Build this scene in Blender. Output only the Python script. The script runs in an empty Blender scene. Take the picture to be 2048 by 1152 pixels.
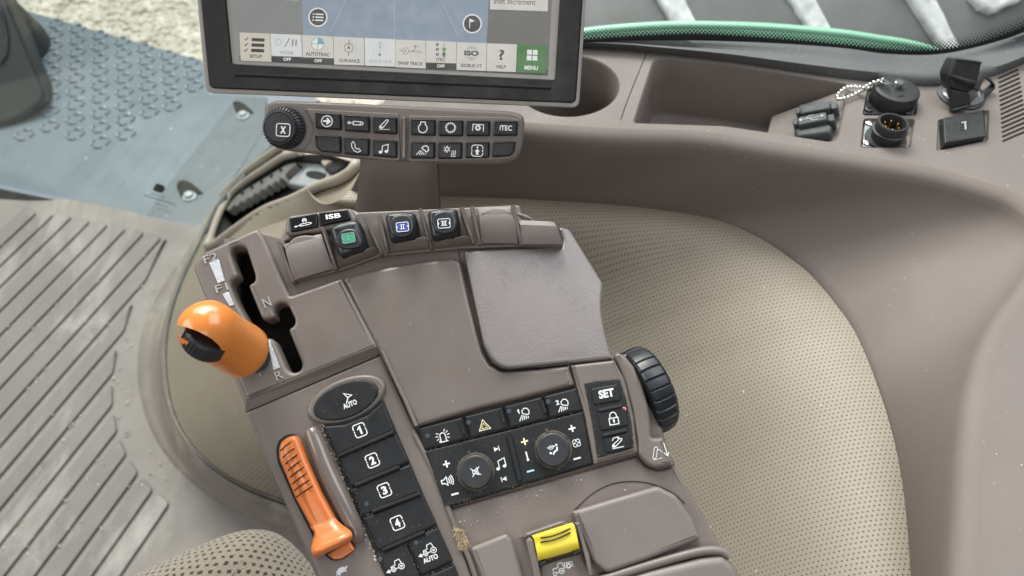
import bpy, bmesh, math, random
from mathutils import Vector, Matrix
from mathutils.geometry import tessellate_polygon, delaunay_2d_cdt
random.seed(7)
rad = math.radians
SC = bpy.context.scene
COL = SC.collection

# ------------------------------------------------------------------ camera, world, lamps, exposure
PITCH, FPX, CAMZ = rad(50), 1540.0, 1.10          # looking 50 degrees down, focal length in photo pixels, height over the cab floor
CAM = Vector((0, 0, CAMZ))
FWD = Vector((0, math.cos(PITCH), -math.sin(PITCH)))
UPV = Vector((0, math.sin(PITCH), math.cos(PITCH)))
RGT = Vector((1, 0, 0))
cd = bpy.data.cameras.new('camera'); co = bpy.data.objects.new('camera', cd); COL.objects.link(co)
co.location = CAM; co.rotation_euler = (math.pi/2 - PITCH, 0, 0)
cd.sensor_width = 36; cd.lens = 36*FPX/2048; cd.clip_start = .02; cd.clip_end = 60
cd.dof.use_dof = True; cd.dof.focus_distance = .47; cd.dof.aperture_fstop = 10
SC.camera = co
wd = bpy.data.worlds.new('World'); SC.world = wd; wd.use_nodes = True
bgn = wd.node_tree.nodes['Background']; bgn.inputs[0].default_value = (.86, .92, 1, 1); bgn.inputs[1].default_value = .26
def lamp(name, loc, target, size, sizey, watts, color):
    l = bpy.data.lights.new(name, 'AREA'); l.shape = 'RECTANGLE'; l.size = size; l.size_y = sizey
    l.energy = watts; l.color = color
    o = bpy.data.objects.new(name, l); COL.objects.link(o); o.location = loc
    o.rotation_euler = (Vector(target) - Vector(loc)).to_track_quat('-Z', 'Y').to_euler(); return o
# daylight through the cab's panes: windscreen and door ahead left, side window ahead right, rear window behind
lamp('windscreen_light', (-.45, 2.0, 2.0), (-.1, .5, .5), 2.6, 1.0, 58, (.93, .97, 1))
lamp('side_window_light', (.66, .62, 1.95), (.1, .4, .7), 1.1, .9, 17, (.90, .95, 1))
lamp('rear_window_light', (-.2, -1.3, 1.9), (0, .4, .6), 1.4, .9, 13, (1, .97, .93))
lamp('door_light', (-1.9, .1, 1.7), (-.2, .5, .5), 1.3, 1.0, 20, (1, .98, .95))
lamp('added_yard_fill', (-1.5, 4.5, 5.5), (-2.0, 3.5, -1.0), 3, 3, 700, (1, .97, .90))  # lamp added outside to brighten the gravel, in place of open daylight
SC.view_settings.view_transform = 'Standard'; SC.view_settings.look = 'None'
SC.view_settings.exposure = -.1; SC.view_settings.gamma = 1
SC.render.engine = 'CYCLES'
SC.cycles.use_denoising = True
SC.cycles.max_bounces = 6; SC.cycles.transparent_max_bounces = 8

# ------------------------------------------------------------------ pixels, planes
def ray(px, py):
    return FWD + RGT*((px-1024)/FPX) + UPV*((576-py)/FPX)
def at(px, py, t):
    return CAM + ray(px, py)*t
class Plane:
    def __init__(s, p, n):
        s.p = Vector(p); s.n = Vector(n).normalized()
        s.u = (RGT - s.n*RGT.dot(s.n)).normalized(); s.v = s.n.cross(s.u)
    def hit(s, px, py, h=0):
        d = ray(px, py); t = (s.p + s.n*h - CAM).dot(s.n)/d.dot(s.n); return CAM + d*t
    def uv(s, px, py, h=0):
        q = s.hit(px, py, h) - s.p; return (q.dot(s.u), q.dot(s.v))
    def w(s, uv, h):
        return s.p + s.u*uv[0] + s.v*uv[1] + s.n*h
    def scale(s, px, py, h=0):
        a = s.hit(px, py, h); return (a-CAM).dot(FWD)/FPX
def Z(x0, y0, k, pts):
    return [(x0 + k*x, y0 + k*y) for x, y in pts]
def rp(poly, r, n=4):
    """round the corners of a polygon; r a number or one per corner"""
    out = []; m = len(poly)
    for i in range(m):
        p = Vector(poly[i]); a = Vector(poly[i-1]); b = Vector(poly[(i+1) % m])
        ri = r[i] if isinstance(r, (list, tuple)) else r
        if ri <= 0: out.append(tuple(p)); continue
        da, db = a-p, b-p
        ka = min(ri, .46*da.length); kb = min(ri, .46*db.length)
        A = p + da.normalized()*ka; B = p + db.normalized()*kb
        for j in range(n+1):
            t = j/n; q = A*(1-t)**2 + p*2*t*(1-t) + B*t*t; out.append(tuple(q))
    return out
def smooth_curve(pts, n=8, closed=False):
    """Catmull-Rom through the points"""
    P = [Vector(p) for p in pts]; m = len(P); out = []
    for i in range(m if closed else m-1):
        if closed: a, b, c, d = P[i-1], P[i], P[(i+1) % m], P[(i+2) % m]
        else: a, b, c, d = P[max(i-1, 0)], P[i], P[i+1], P[min(i+2, m-1)]
        for j in range(n):
            t = j/n
            out.append(.5*((2*b) + (c-a)*t + (2*a-5*b+4*c-d)*t*t + (3*b-a-3*c+d)*t**3))
    if not closed: out.append(P[-1])
    return out
def resample(P, n):
    L = [0]
    for a, b in zip(P, P[1:]): L.append(L[-1] + (b-a).length)
    out = []; k = 0
    for i in range(n):
        s = L[-1]*i/(n-1)
        while k < len(P)-2 and L[k+1] < s: k += 1
        f = (s-L[k])/max(L[k+1]-L[k], 1e-9); out.append(P[k].lerp(P[k+1], min(max(f, 0), 1)))
    return out
def ellipse(cx, cy, a, b, ang=0, n=40):
    c, s = math.cos(rad(ang)), math.sin(rad(ang))
    return [(cx + a*math.cos(2*math.pi*i/n)*c - b*math.sin(2*math.pi*i/n)*s,
             cy + a*math.cos(2*math.pi*i/n)*s + b*math.sin(2*math.pi*i/n)*c) for i in range(n)]

# ------------------------------------------------------------------ objects
BASE = {}
def thing(name, label, cat, base, group=None):
    o = bpy.data.objects.new(name, None); COL.objects.link(o); o.location = base; o.empty_display_size = .02
    o['label'] = label; o['category'] = cat
    if group: o['group'] = group
    BASE[o.name] = Vector(base); return o
def mesh_obj(parent, name, verts, faces, mat, sharp=38, smooth=True, uvs=None, kind=None):
    base = BASE[parent.name] if parent else Vector((0, 0, 0))
    me = bpy.data.meshes.new(name)
    me.from_pydata([Vector(v) - base for v in verts], [], faces)
    me.validate(); bm = bmesh.new(); bm.from_mesh(me)
    bmesh.ops.recalc_face_normals(bm, faces=bm.faces) if uvs is None else None
    bm.to_mesh(me); bm.free()
    if uvs is not None:
        l = me.uv_layers.new(name='UVMap')
        for lp in me.loops: l.data[lp.index].uv = uvs[lp.vertex_index]
    if smooth:
        me.polygons.foreach_set('use_smooth', [True]*len(me.polygons))
        me.set_sharp_from_angle(angle=rad(sharp))
    me.materials.append(mat)
    o = bpy.data.objects.new(name, me); COL.objects.link(o)
    if parent: o.parent = parent
    BASE[o.name] = base
    if kind: o['kind'] = kind
    return o
def tag(o, label, cat, group=None):
    o['label'] = label; o['category'] = cat
    if group: o['group'] = group
    return o
def ccw(p):
    return p if sum(a[0]*b[1]-b[0]*a[1] for a, b in zip(p, p[1:]+p[:1])) > 0 else p[::-1]
def inset(p, d):
    """offset a counter-clockwise loop inwards by d"""
    out = []; m = len(p)
    for i in range(m):
        a, b, c = Vector(p[i-1]), Vector(p[i]), Vector(p[(i+1) % m])
        e, f = (b-a), (c-b)
        if e.length < 1e-9: e = f
        if f.length < 1e-9: f = e
        e = e.normalized(); f = f.normalized()
        n1 = Vector((-e.y, e.x)); n2 = Vector((-f.y, f.x)); n = n1+n2
        if n.length < 1e-6: n = n1.copy()
        n.normalize(); k = max(n.dot(n1), .45)
        out.append(tuple(b + n*(d/k)))
    return out
def inside(p, poly):
    r = False
    for (x1, y1), (x2, y2) in zip(poly, poly[1:]+poly[:1]):
        if (y1 > p[1]) != (y2 > p[1]) and p[0] < (x2-x1)*(p[1]-y1)/(y2-y1)+x1: r = not r
    return r
def clean(p, eps=2e-5):
    out = []
    for q in p:
        if not out or (Vector(q)-Vector(out[-1])).length > eps: out.append(q)
    if (Vector(out[0])-Vector(out[-1])).length < eps: out.pop()
    return out
def slab_geo(pl, poly, h1, h0, b=.0008, dome=0, holes=(), seg=3, bend=None, grid=.006):
    """a solid plate: outline traced on the plane at height h1, sides down to h0, rounded top edge b, optional dome"""
    V, Fc = [], []
    outer = ccw(clean([pl.uv(x, y, h1) for x, y in poly]))
    loops = [(outer, 1)] + [(ccw(clean([pl.uv(x, y, h1) for x, y in hh])), -1) for hh in holes]
    tops = []
    for lp, sg in loops:
        rings = [(0, h0)]
        if b > 0:
            for j in range(seg+1):
                a = math.pi/2*j/seg; rings.append((b*(1-math.cos(a)), h1-b+b*math.sin(a)))
            rings.append((b*1.12 + .00025, h1))
        else: rings.append((0, h1))
        m = len(lp); prev = None
        for off, h in rings:
            cur = len(V); V += [pl.w(q, h) for q in (inset(lp, sg*off) if off else lp)]
            if prev is not None:
                for i in range(m):
                    j = (i+1) % m; Fc.append((prev+i, prev+j, cur+j, cur+i))
            prev = cur
        tops.append(list(range(prev, prev+m)))
    if bend:
        ring = [Vector(((V[i]-pl.p).dot(pl.u), (V[i]-pl.p).dot(pl.v))) for i in tops[0]]; m = len(ring); pts = []
        tight = inset([tuple(q) for q in ring], grid*.6)
        x = min(q.x for q in ring)
        while x < max(q.x for q in ring):
            y = min(q.y for q in ring)
            while y < max(q.y for q in ring):
                if inside((x, y), tight): pts.append(Vector((x, y)))
                y += grid
            x += grid
        co_, _, fa, _, _, _ = delaunay_2d_cdt(ring + pts, [], [list(range(m))], 1, 1e-6)
        idx = []
        for q in co_:
            best = min(range(m), key=lambda i: (ring[i]-q).length_squared)
            if (ring[best]-q).length < 2e-6: idx.append(tops[0][best])
            else: V.append(pl.w(tuple(q), h1)); idx.append(len(V)-1)
        for f in fa: Fc.append(tuple(idx[i] for i in f))
        V = [v + pl.n*bend((v-pl.p).dot(pl.u), (v-pl.p).dot(pl.v)) for v in V]
    elif dome and not holes:
        c = Vector((0, 0)); lp = inset(outer, b*1.12 + .00025) if b else outer
        for q in lp: c += Vector(q)
        c /= len(lp); prev = tops[0][0]; m = len(lp)
        K = [.92, .8, .62, .42, .2]
        for k in K:
            cur = len(V)
            V += [pl.w(tuple(c + (Vector(q)-c)*k), h1 + dome*(1-k*k)) for q in lp]
            for i in range(m):
                j = (i+1) % m; Fc.append((prev+i, prev+j, cur+j, cur+i))
            prev = cur
        V.append(pl.w(tuple(c), h1+dome))
        for i in range(m): Fc.append((prev+i, prev+(i+1) % m, len(V)-1))
    else:
        vv = [[Vector((0, 0, 0)) + Vector(((V[i]-pl.p).dot(pl.u), (V[i]-pl.p).dot(pl.v), 0)) for i in t] for t in tops]
        flat = [i for t in tops for i in t]
        if not holes and len(tops[0]) <= 8: Fc.append(tuple(tops[0]))
        else:
            for tri in tessellate_polygon(vv): Fc.append(tuple(flat[i] for i in tri))
    return V, Fc
def slab(parent, name, pl, poly, h1, h0, mat, b=.0008, dome=0, holes=(), r=0, seg=3, kind=None, bend=None):
    if r: poly = rp(poly, r)
    V, Fc = slab_geo(pl, poly, h1, h0, b, dome, holes, seg, bend)
    return mesh_obj(parent, name, V, Fc, mat, kind=kind)
def grid_faces(nr, nc, closed=False):
    Fc = []
    for i in range(nr-1):
        for j in range(nc if closed else nc-1):
            k = (j+1) % nc; Fc.append((i*nc+j, i*nc+k, (i+1)*nc+k, (i+1)*nc+j))
    return Fc
def loft(parent, name, rows, mat, closed=False, caps=False, **kw):
    nc = len(rows[0]); V = [v for r in rows for v in r]; Fc = grid_faces(len(rows), nc, closed)
    if caps: Fc.append(tuple(range(nc))); Fc.append(tuple(range((len(rows)-1)*nc, len(rows)*nc)))
    return mesh_obj(parent, name, V, Fc, mat, **kw)
def tube_geo(P, r, n=10, r2=None):
    rows = []; m = len(P); ref = Vector((.3, .2, .9))
    for i, p in enumerate(P):
        d = (P[min(i+1, m-1)] - P[max(i-1, 0)]).normalized()
        a = d.cross(ref).normalized(); b = d.cross(a)
        ri = r if not callable(r) else r(i/(m-1)); rb = ri if r2 is None else r2
        rows.append([p + a*ri*math.cos(2*math.pi*k/n) + b*rb*math.sin(2*math.pi*k/n) for k in range(n)])
    return rows
def tube(parent, name, P, r, mat, n=10, r2=None, **kw):
    return loft(parent, name, tube_geo(P, r, n, r2), mat, closed=True, caps=True, **kw)
def lathe_geo(c, axis, prof, n=32, e1=None):
    axis = Vector(axis).normalized(); pr = []
    for i, (r, h) in enumerate(prof):
        if i and r < prof[i-1][0]*.3 and abs(h-prof[i-1][1]) < 1e-5: pr.append((prof[i-1][0]*.94, h))
        pr.append((r, h))
        if i+1 < len(prof) and r < prof[i+1][0]*.3 and abs(h-prof[i+1][1]) < 1e-5: pr.append((prof[i+1][0]*.94, h))
    prof = pr
    e1 = (e1 if e1 else (Vector((1, .1, 0)) - axis*axis.dot(Vector((1, .1, 0))))).normalized(); e2 = axis.cross(e1)
    return [[c + axis*h + (e1*math.cos(2*math.pi*k/n) + e2*math.sin(2*math.pi*k/n))*r for k in range(n)] for r, h in prof]
def lathe(parent, name, c, axis, prof, mat, n=32, **kw):
    return loft(parent, name, lathe_geo(c, axis, prof, n), mat, closed=True, caps=True, **kw)
def merged(parent, name, geos, mat, **kw):
    V, Fc = [], []
    for v, f in geos:
        o = len(V); V += list(v); Fc += [tuple(i+o for i in q) for q in f]
    return mesh_obj(parent, name, V, Fc, mat, **kw)

# ------------------------------------------------------------------ lettering and printed marks
FONT = {}
def glyph(s, bold):
    k = (s, bold)
    if k in FONT: return FONT[k]
    c = bpy.data.curves.new('lettering', 'FONT'); c.body = s; c.size = 1; c.offset = bold; c.resolution_u = 3; c.fill_mode = 'FRONT'
    o = bpy.data.objects.new('lettering', c); COL.objects.link(o); bpy.context.view_layer.update()
    me = bpy.data.meshes.new_from_object(o)
    V = [(v.co.x, v.co.y) for v in me.vertices]; Fc = [tuple(p.vertices) for p in me.polygons]
    bpy.data.objects.remove(o); bpy.data.curves.remove(c); bpy.data.meshes.remove(me)
    x0, x1 = min(v[0] for v in V), max(v[0] for v in V); y0, y1 = min(v[1] for v in V), max(v[1] for v in V)
    V = [((x-x0)/(x1-x0)-.5, (y-y0)/(y1-y0)-.5) for x, y in V]
    FONT[k] = (V, Fc); return FONT[k]
def arc(cx, cy, r, a0=0, a1=360, n=18, ry=None):
    return [(cx + r*math.cos(rad(a0+(a1-a0)*i/n)), cy + (ry or r)*math.sin(rad(a0+(a1-a0)*i/n))) for i in range(n+1)]
def rbox(x, y, w, h, r=2):
    p = rp([(x-w/2, y-h/2), (x+w/2, y-h/2), (x+w/2, y+h/2), (x-w/2, y+h/2)], r, 3); return p + [p[0]]
def ink(parent, name, pl, h, cx, cy, ang, items, mat, w=2.0, sc=1.0, thick=0):
    """flat print: items are polylines, ('f', polygon), ('t', text, x, y, width, height, bold); local px, y up, turned by ang degrees"""
    c, s = math.cos(rad(ang)), math.sin(rad(ang)); geos = []; lift = .00025; step = 2.5e-5
    P = lambda x, y: pl.uv(cx + sc*(x*c + y*s), cy + sc*(x*s - y*c), h)
    k = pl.scale(cx, cy, h)
    for it in items:
        ww = w
        if it[0] == 'w': ww = it[1]; it = it[2]
        lift += step
        if it[0] == 't':
            _, txt, x, y, tw, th, *bo = it
            V, Fc = glyph(txt, bo[0] if bo else .02)
            geos.append(([pl.w(P(x+a*tw, y+b*th), h+lift) for a, b in V], Fc)); continue
        if it[0] == 'f':
            q = [P(*p) for p in it[1]]; V = [pl.w(p, h+lift) for p in q]
            Fc = [tuple(t) for t in tessellate_polygon([[Vector((p[0], p[1], 0)) for p in q]])]
            geos.append((V, Fc)); continue
        q = [Vector(P(*p)) for p in it]; hw = ww*k*.5*sc
        closed = (q[0]-q[-1]).length < 1e-6
        if closed: q.pop()
        V = []; m = len(q)
        for i in range(m):
            a = q[i-1] if (closed or i) else q[i]; b = q[(i+1) % m] if (closed or i < m-1) else q[i]
            e = (q[i]-a); f = (b-q[i])
            if e.length < 1e-9: e = f
            if f.length < 1e-9: f = e
            e.normalize(); f.normalize()
            n1 = Vector((-e.y, e.x)); n = n1 + Vector((-f.y, f.x))
            if n.length < 1e-4: n = n1.copy()
            n.normalize(); kk = hw/max(n.dot(n1), .5)
            V += [pl.w(q[i]+n*kk, h+lift), pl.w(q[i]-n*kk, h+lift)]
        Fc = [(2*i, 2*((i+1) % m), 2*((i+1) % m)+1, 2*i+1) for i in range(m if closed else m-1)]
        geos.append((V, Fc))
    if thick:
        ng = []
        for V, Fc in geos:
            m = len(V); V2 = V + [v - pl.n*thick for v in V]; edges = {}
            for f in Fc:
                for a, b in zip(f, f[1:]+f[:1]): edges[(a, b)] = 1
            F2 = list(Fc) + [(a, b, b+m, a+m) for a, b in edges if (b, a) not in edges]
            ng.append(([v + pl.n*thick for v in V2], F2))
        geos = ng
    return merged(parent, name, geos, mat, smooth=False)
def pxdisc(cx, cy, r, n=20): return [(cx+r*math.cos(2*math.pi*i/n), cy+r*math.sin(2*math.pi*i/n)) for i in range(n)]

# ------------------------------------------------------------------ materials
def srgb(r, g, b):
    f = lambda c: (c/255/12.92) if c/255 <= .04045 else ((c/255+.055)/1.055)**2.4
    return (f(r), f(g), f(b))
def mat(name, col, rough=.5, vary=.10, vscale=18, grain=1500, bump=.05, specks=0, speck_col=(.62, .57, .5), speck_scale=442,
        dust=0, dust_col=(.36, .31, .24), metal=0, spec=.5, emit=0, coat=0, rvar=.12, smear=0):
    m = bpy.data.materials.new(name); m.use_nodes = True; N = m.node_tree.nodes; L = m.node_tree.links
    b = N['Principled BSDF']; tc = N.new('ShaderNodeTexCoord'); O = tc.outputs['Object']
    b.inputs['Metallic'].default_value = metal; b.inputs['Specular IOR Level'].default_value = spec
    b.inputs['Coat Weight'].default_value = coat; b.inputs['Coat Roughness'].default_value = .12
    def noise(sc, det=4, ro=.55):
        n = N.new('ShaderNodeTexNoise'); n.inputs['Scale'].default_value = sc; n.inputs['Detail'].default_value = det
        n.inputs['Roughness'].default_value = ro; L.new(O, n.inputs['Vector']); return n.outputs['Fac']
    def ramp(src, a, c, lo=0, hi=1):
        r = N.new('ShaderNodeMapRange'); r.inputs[1].default_value = a; r.inputs[2].default_value = c
        r.inputs[3].default_value = lo; r.inputs[4].default_value = hi; L.new(src, r.inputs[0]); return r.outputs[0]
    def mix(fac, A, B):
        x = N.new('ShaderNodeMix'); x.data_type = 'RGBA'
        if hasattr(fac, 'links'): L.new(fac, x.inputs[0])
        else: x.inputs[0].default_value = fac
        for v, i in ((A, 6), (B, 7)):
            if isinstance(v, tuple): x.inputs[i].default_value = (*v, 1)
            else: L.new(v, x.inputs[i])
        return x.outputs[2]
    lo = tuple(c*(1-vary) for c in col); hi = tuple(min(c*(1+vary), 1) for c in col)
    c = mix(ramp(noise(vscale, 5, .6), .3, .7), lo, hi)
    if dust:
        f = ramp(noise(38, 8, .75), .62-.22*dust, .62+.3, 0, min(dust, .9))
        g = N.new('ShaderNodeMath'); g.operation = 'MULTIPLY'; L.new(f, g.inputs[0]); L.new(ramp(noise(700, 3, .7), .42, .62), g.inputs[1])
        c = mix(g.outputs[0], c, dust_col)
    if smear:
        w = N.new('ShaderNodeMapping'); w.inputs['Scale'].default_value = (1, .35, 1); w.inputs['Rotation'].default_value = (0, 0, .5); L.new(O, w.inputs[0])
        n = N.new('ShaderNodeTexNoise'); n.inputs['Scale'].default_value = 9; n.inputs['Detail'].default_value = 8; n.inputs['Roughness'].default_value = .72
        n.inputs['Distortion'].default_value = .6; L.new(w.outputs[0], n.inputs['Vector'])
        c = mix(ramp(n.outputs['Fac'], .52, .74, 0, smear), c, dust_col)
    if specks:
        v = N.new('ShaderNodeTexVoronoi'); v.inputs['Scale'].default_value = speck_scale; L.new(O, v.inputs['Vector'])
        s1 = ramp(v.outputs['Distance'], .10, .20, 1, 0)
        sep = N.new('ShaderNodeSeparateColor'); L.new(v.outputs['Color'], sep.inputs[0])
        s2 = ramp(sep.outputs[0], 1-specks, 1-specks+.01)
        g = N.new('ShaderNodeMath'); g.operation = 'MULTIPLY'; L.new(s1, g.inputs[0]); L.new(s2, g.inputs[1])
        c = mix(g.outputs[0], c, speck_col)
    L.new(c, b.inputs['Base Color'])
    L.new(ramp(noise(vscale*2.3, 6, .65), .3, .7, max(rough-rvar, .03), min(rough+rvar, 1)), b.inputs['Roughness'])
    if bump:
        bp = N.new('ShaderNodeBump'); bp.inputs['Strength'].default_value = bump; bp.inputs['Distance'].default_value = .0006
        L.new(noise(grain, 2), bp.inputs['Height']); L.new(bp.outputs[0], b.inputs['Normal'])
    if emit and name.startswith('screen'):
        for l in list(b.inputs['Base Color'].links): L.remove(l)
        b.inputs['Base Color'].default_value = (.02, .02, .02, 1)
    if emit:
        L.new(c, b.inputs['Emission Color']); b.inputs['Emission Strength'].default_value = emit
    return m
BROWN = (.138, .115, .101)
M = {}
M['brown'] = mat('brown_plastic', BROWN, .42, .08, 14, 1200, .18, specks=.010, speck_scale=561, smear=.30, dust_col=(.175, .152, .136))
M['brown_soft'] = mat('brown_soft_pad', (.160, .136, .124), .50, .06, 16, 1300, .22, specks=.012, speck_scale=510)
M['lid'] = mat('lid_plastic_with_sheen', (.165, .145, .138), .40, .07, 16, 900, .30, specks=.012, speck_scale=510)  # paler, bluer than the other browns: window sheen put into the colour
M['brown_gloss'] = mat('brown_worn_gloss', (.130, .104, .092), .17, .08, 30, 1500, .03, rvar=.05, coat=.2)
M['brown_dusty'] = mat('brown_dusty', (.150, .122, .108), .55, .09, 30, 1500, .12, specks=.03, dust=.35)
M['console'] = mat('console_plastic', (.155, .131, .116), .68, .08, 6, 900, .25, specks=.03, speck_scale=323, speck_col=(.36, .32, .27), spec=.2, smear=.3, dust_col=(.195, .170, .150))
M['shelf'] = mat('shelf_plastic', (.163, .141, .127), .64, .08, 9, 900, .25, specks=.05, speck_scale=340, speck_col=(.5, .46, .4), spec=.25, dust=.25, dust_col=(.24, .215, .19), smear=.25)
M['key'] = mat('black_rubber_key', (.009, .0098, .0115), .52, .2, 40, 1400, .12, specks=.03, speck_scale=884, speck_col=(.30, .27, .2), dust=.36, dust_col=(.14, .125, .09), spec=.35)
M['keyclean'] = mat('black_gloss_key', (.008, .008, .009), .26, .2, 30, 1400, .02, specks=.012, speck_scale=884, speck_col=(.2, .18, .14), rvar=.08, spec=.3)
M['knob'] = mat('black_knob', (.020, .021, .024), .42, .15, 60, 1500, .10, specks=.01, speck_scale=1020)
M['lever'] = mat('black_lever', (.012, .014, .017), .38, .2, 50, 1500, .08, rvar=.1)
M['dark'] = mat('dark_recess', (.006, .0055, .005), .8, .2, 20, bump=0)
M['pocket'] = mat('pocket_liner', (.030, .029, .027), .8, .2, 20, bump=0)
M['scuff'] = mat('dark_scuff', (.085, .072, .066), .6, .2, 200, bump=0)
M['seam'] = mat('dark_seam', (.010, .009, .008), .9, .2, 20, bump=0)
M['grime'] = mat('dry_grime', (.062, .054, .038), .95, .5, 240, 900, .9)
M['bezel'] = mat('black_bezel', (.011, .011, .0112), .45, .15, 20, 1600, .12, specks=.006, speck_scale=714, dust=.10, dust_col=(.07, .066, .06), spec=.35)
M['rim'] = mat('grey_rim', (.30, .28, .26), .4, .05, 20, 1500, .04)
M['white'] = mat('white_print', (.70, .71, .715), .5, .03, bump=0)
M['yellowprint'] = mat('pale_yellow_print', (.80, .72, .45), .5, .03, bump=0)
M['blueprint'] = mat('pale_blue_print', (.33, .62, .85), .5, .03, bump=0)
M['chrome'] = mat('raised_letter', (.60, .58, .56), .22, .06, bump=0, metal=.5)
M['silver'] = mat('silver_mark', (.55, .57, .60), .35, .16, 700, 1600, .4, metal=.35)
M['orange'] = mat('orange_plastic', (.62, .205, .040), .24, .05, 20, 1700, .03, coat=.3, rvar=.06)
M['orange2'] = mat('orange_slider', (.55, .155, .036), .33, .06, 24, 1700, .04, coat=.15, rvar=.08)
M['yellow'] = mat('yellow_plastic', (.78, .62, .05), .35, .05, 30, 1500, .05, dust=.12, dust_col=(.35, .28, .08))
M['green'] = mat('green_label', (.03, .25, .13), .4, .05, bump=0)
M['blue'] = mat('blue_label', (.035, .06, .26), .4, .05, bump=0)
M['darklabel'] = mat('dark_label', (.02, .022, .025), .4, .05, bump=0)
M['led'] = mat('dull_lens', (.045, .055, .075), .35, .05, bump=0)
M['redled'] = mat('red_lens', (.70, .16, .20), .35, .05, bump=0, emit=.25)
M['mat'] = mat('rubber_mat', (.158, .138, .129), .62, .10, 7, 420, .22, specks=.02, speck_scale=119, speck_col=(.5, .47, .42), dust=.20, dust_col=(.42, .385, .36), smear=.7)
M['matbase'] = mat('dusty_mat_base', (.200, .177, .163), .75, .12, 9, 420, .3, dust=.3, dust_col=(.40, .37, .33), smear=.5)
M['riser'] = mat('mat_edge', (.215, .188, .163), .55, .16, 9, 500, .18, dust=.35, dust_col=(.46, .42, .34), smear=.9)
M['seal'] = mat('black_seal', (.010, .010, .010), .6, .2, 20, bump=.05)
M['rubber'] = mat('grey_rubber_seal', (.080, .082, .083), .6, .12, 20, 800, .2, specks=.10, speck_scale=510, speck_col=(.5, .48, .44))
M['blackplastic'] = mat('black_plastic', (.016, .016, .017), .5, .15, 40, 1200, .12, specks=.03, speck_scale=850, speck_col=(.3, .28, .25))
M['greyrubber'] = mat('grey_rubber_cover', (.040, .044, .046), .6, .1, 60, 1100, .18, specks=.02, speck_scale=850)
M['metal'] = mat('bright_metal', (.72, .71, .68), .22, .04, bump=0, metal=1, rvar=.06)
M['brass'] = mat('brass_pin', (.75, .52, .18), .25, .04, bump=0, metal=1)
M['trim'] = mat('beige_trim', (.30, .258, .215), .5, .05, 12, 1200, .08)
M['platform'] = mat('grey_platform', (.122, .145, .170), .36, .10, 5, 300, .10, specks=.03, speck_scale=68, speck_col=(.5, .52, .55), dust=.15, dust_col=(.32, .35, .38), rvar=.1)
M['platdark'] = mat('dark_platform_strip', (.080, .094, .108), .42, .10, 6, 300, .10, specks=.02, speck_scale=85, speck_col=(.4, .42, .44))
M['housing'] = mat('dark_housing', (.022, .024, .025), .48, .12, 8, 500, .08)
M['tyre'] = mat('tyre_rubber', (.22, .22, .214), .75, .2, 7, 120, .3, dust=.3, dust_col=(.25, .25, .24), smear=.4)
M['lug'] = mat('worn_lug', (.78, .78, .77), .9, .35, 45, 70, 1.0, dust=.4, dust_col=(.75, .75, .74))
M['fender'] = mat('sky_paled_green', (.26, .52, .36), .3, .06, 6, bump=0, coat=.4)  # green lightened: the sky's reflection is mixed into the paint colour
M['gravel'] = mat('gravel_ground', (.50, .46, .39), .95, .25, 20, 60, .8)
M['stone'] = mat('gravel_stone', (.62, .585, .52), .9, .3, 9, 80, .4)
M['straw'] = mat('dry_straw', (.30, .235, .14), .9, .5, 300, bump=0)
M['grain'] = mat('tan_grain', (.17, .145, .10), .95, .4, 400, bump=0)
M['crumb'] = mat('pale_crumb', (.62, .57, .47), .9, .25, 300, bump=0)
M['pedal'] = mat('dusty_pedal', (.13, .126, .117), .7, .3, 90, 500, .5, dust=.5, dust_col=(.34, .32, .28))
M['bracket'] = mat('grey_bracket', (.30, .32, .33), .4, .1, 30, 900, .1)
M['black'] = mat('flat_black', (.006, .006, .0065), .45, .1, bump=0)
# screen colours give off light, as a lit display does
def scr(name, c, e=.80): return mat(name, srgb(*c), .35, .03, 40, bump=0, emit=e, specks=.004, speck_scale=850)
M['s_grey'] = scr('screen_grey', (150, 155, 154)); M['s_blue'] = scr('screen_blue', (138, 154, 172)); M['s_tile'] = scr('screen_tile', (214, 212, 204))
M['s_tile2'] = scr('screen_tile_pale', (222, 226, 224)); M['s_setup'] = scr('screen_tile_warm', (212, 206, 188)); M['s_green'] = scr('screen_green', (58, 122, 52), .8)
M['s_black'] = scr('screen_black', (34, 36, 36), .6); M['s_dark'] = scr('screen_mark', (62, 62, 60), .6); M['s_mid'] = scr('screen_mid', (140, 142, 140))
M['s_light'] = scr('screen_light', (180, 182, 180)); M['s_cyan'] = scr('screen_cyan', (92, 176, 208)); M['s_white'] = scr('screen_white', (240, 242, 240))
M['s_lime'] = scr('screen_lime', (82, 150, 60)); M['s_pale'] = scr('screen_pale', (186, 200, 206))
M['s_deep'] = scr('screen_deep_green', (62, 92, 62))
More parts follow.
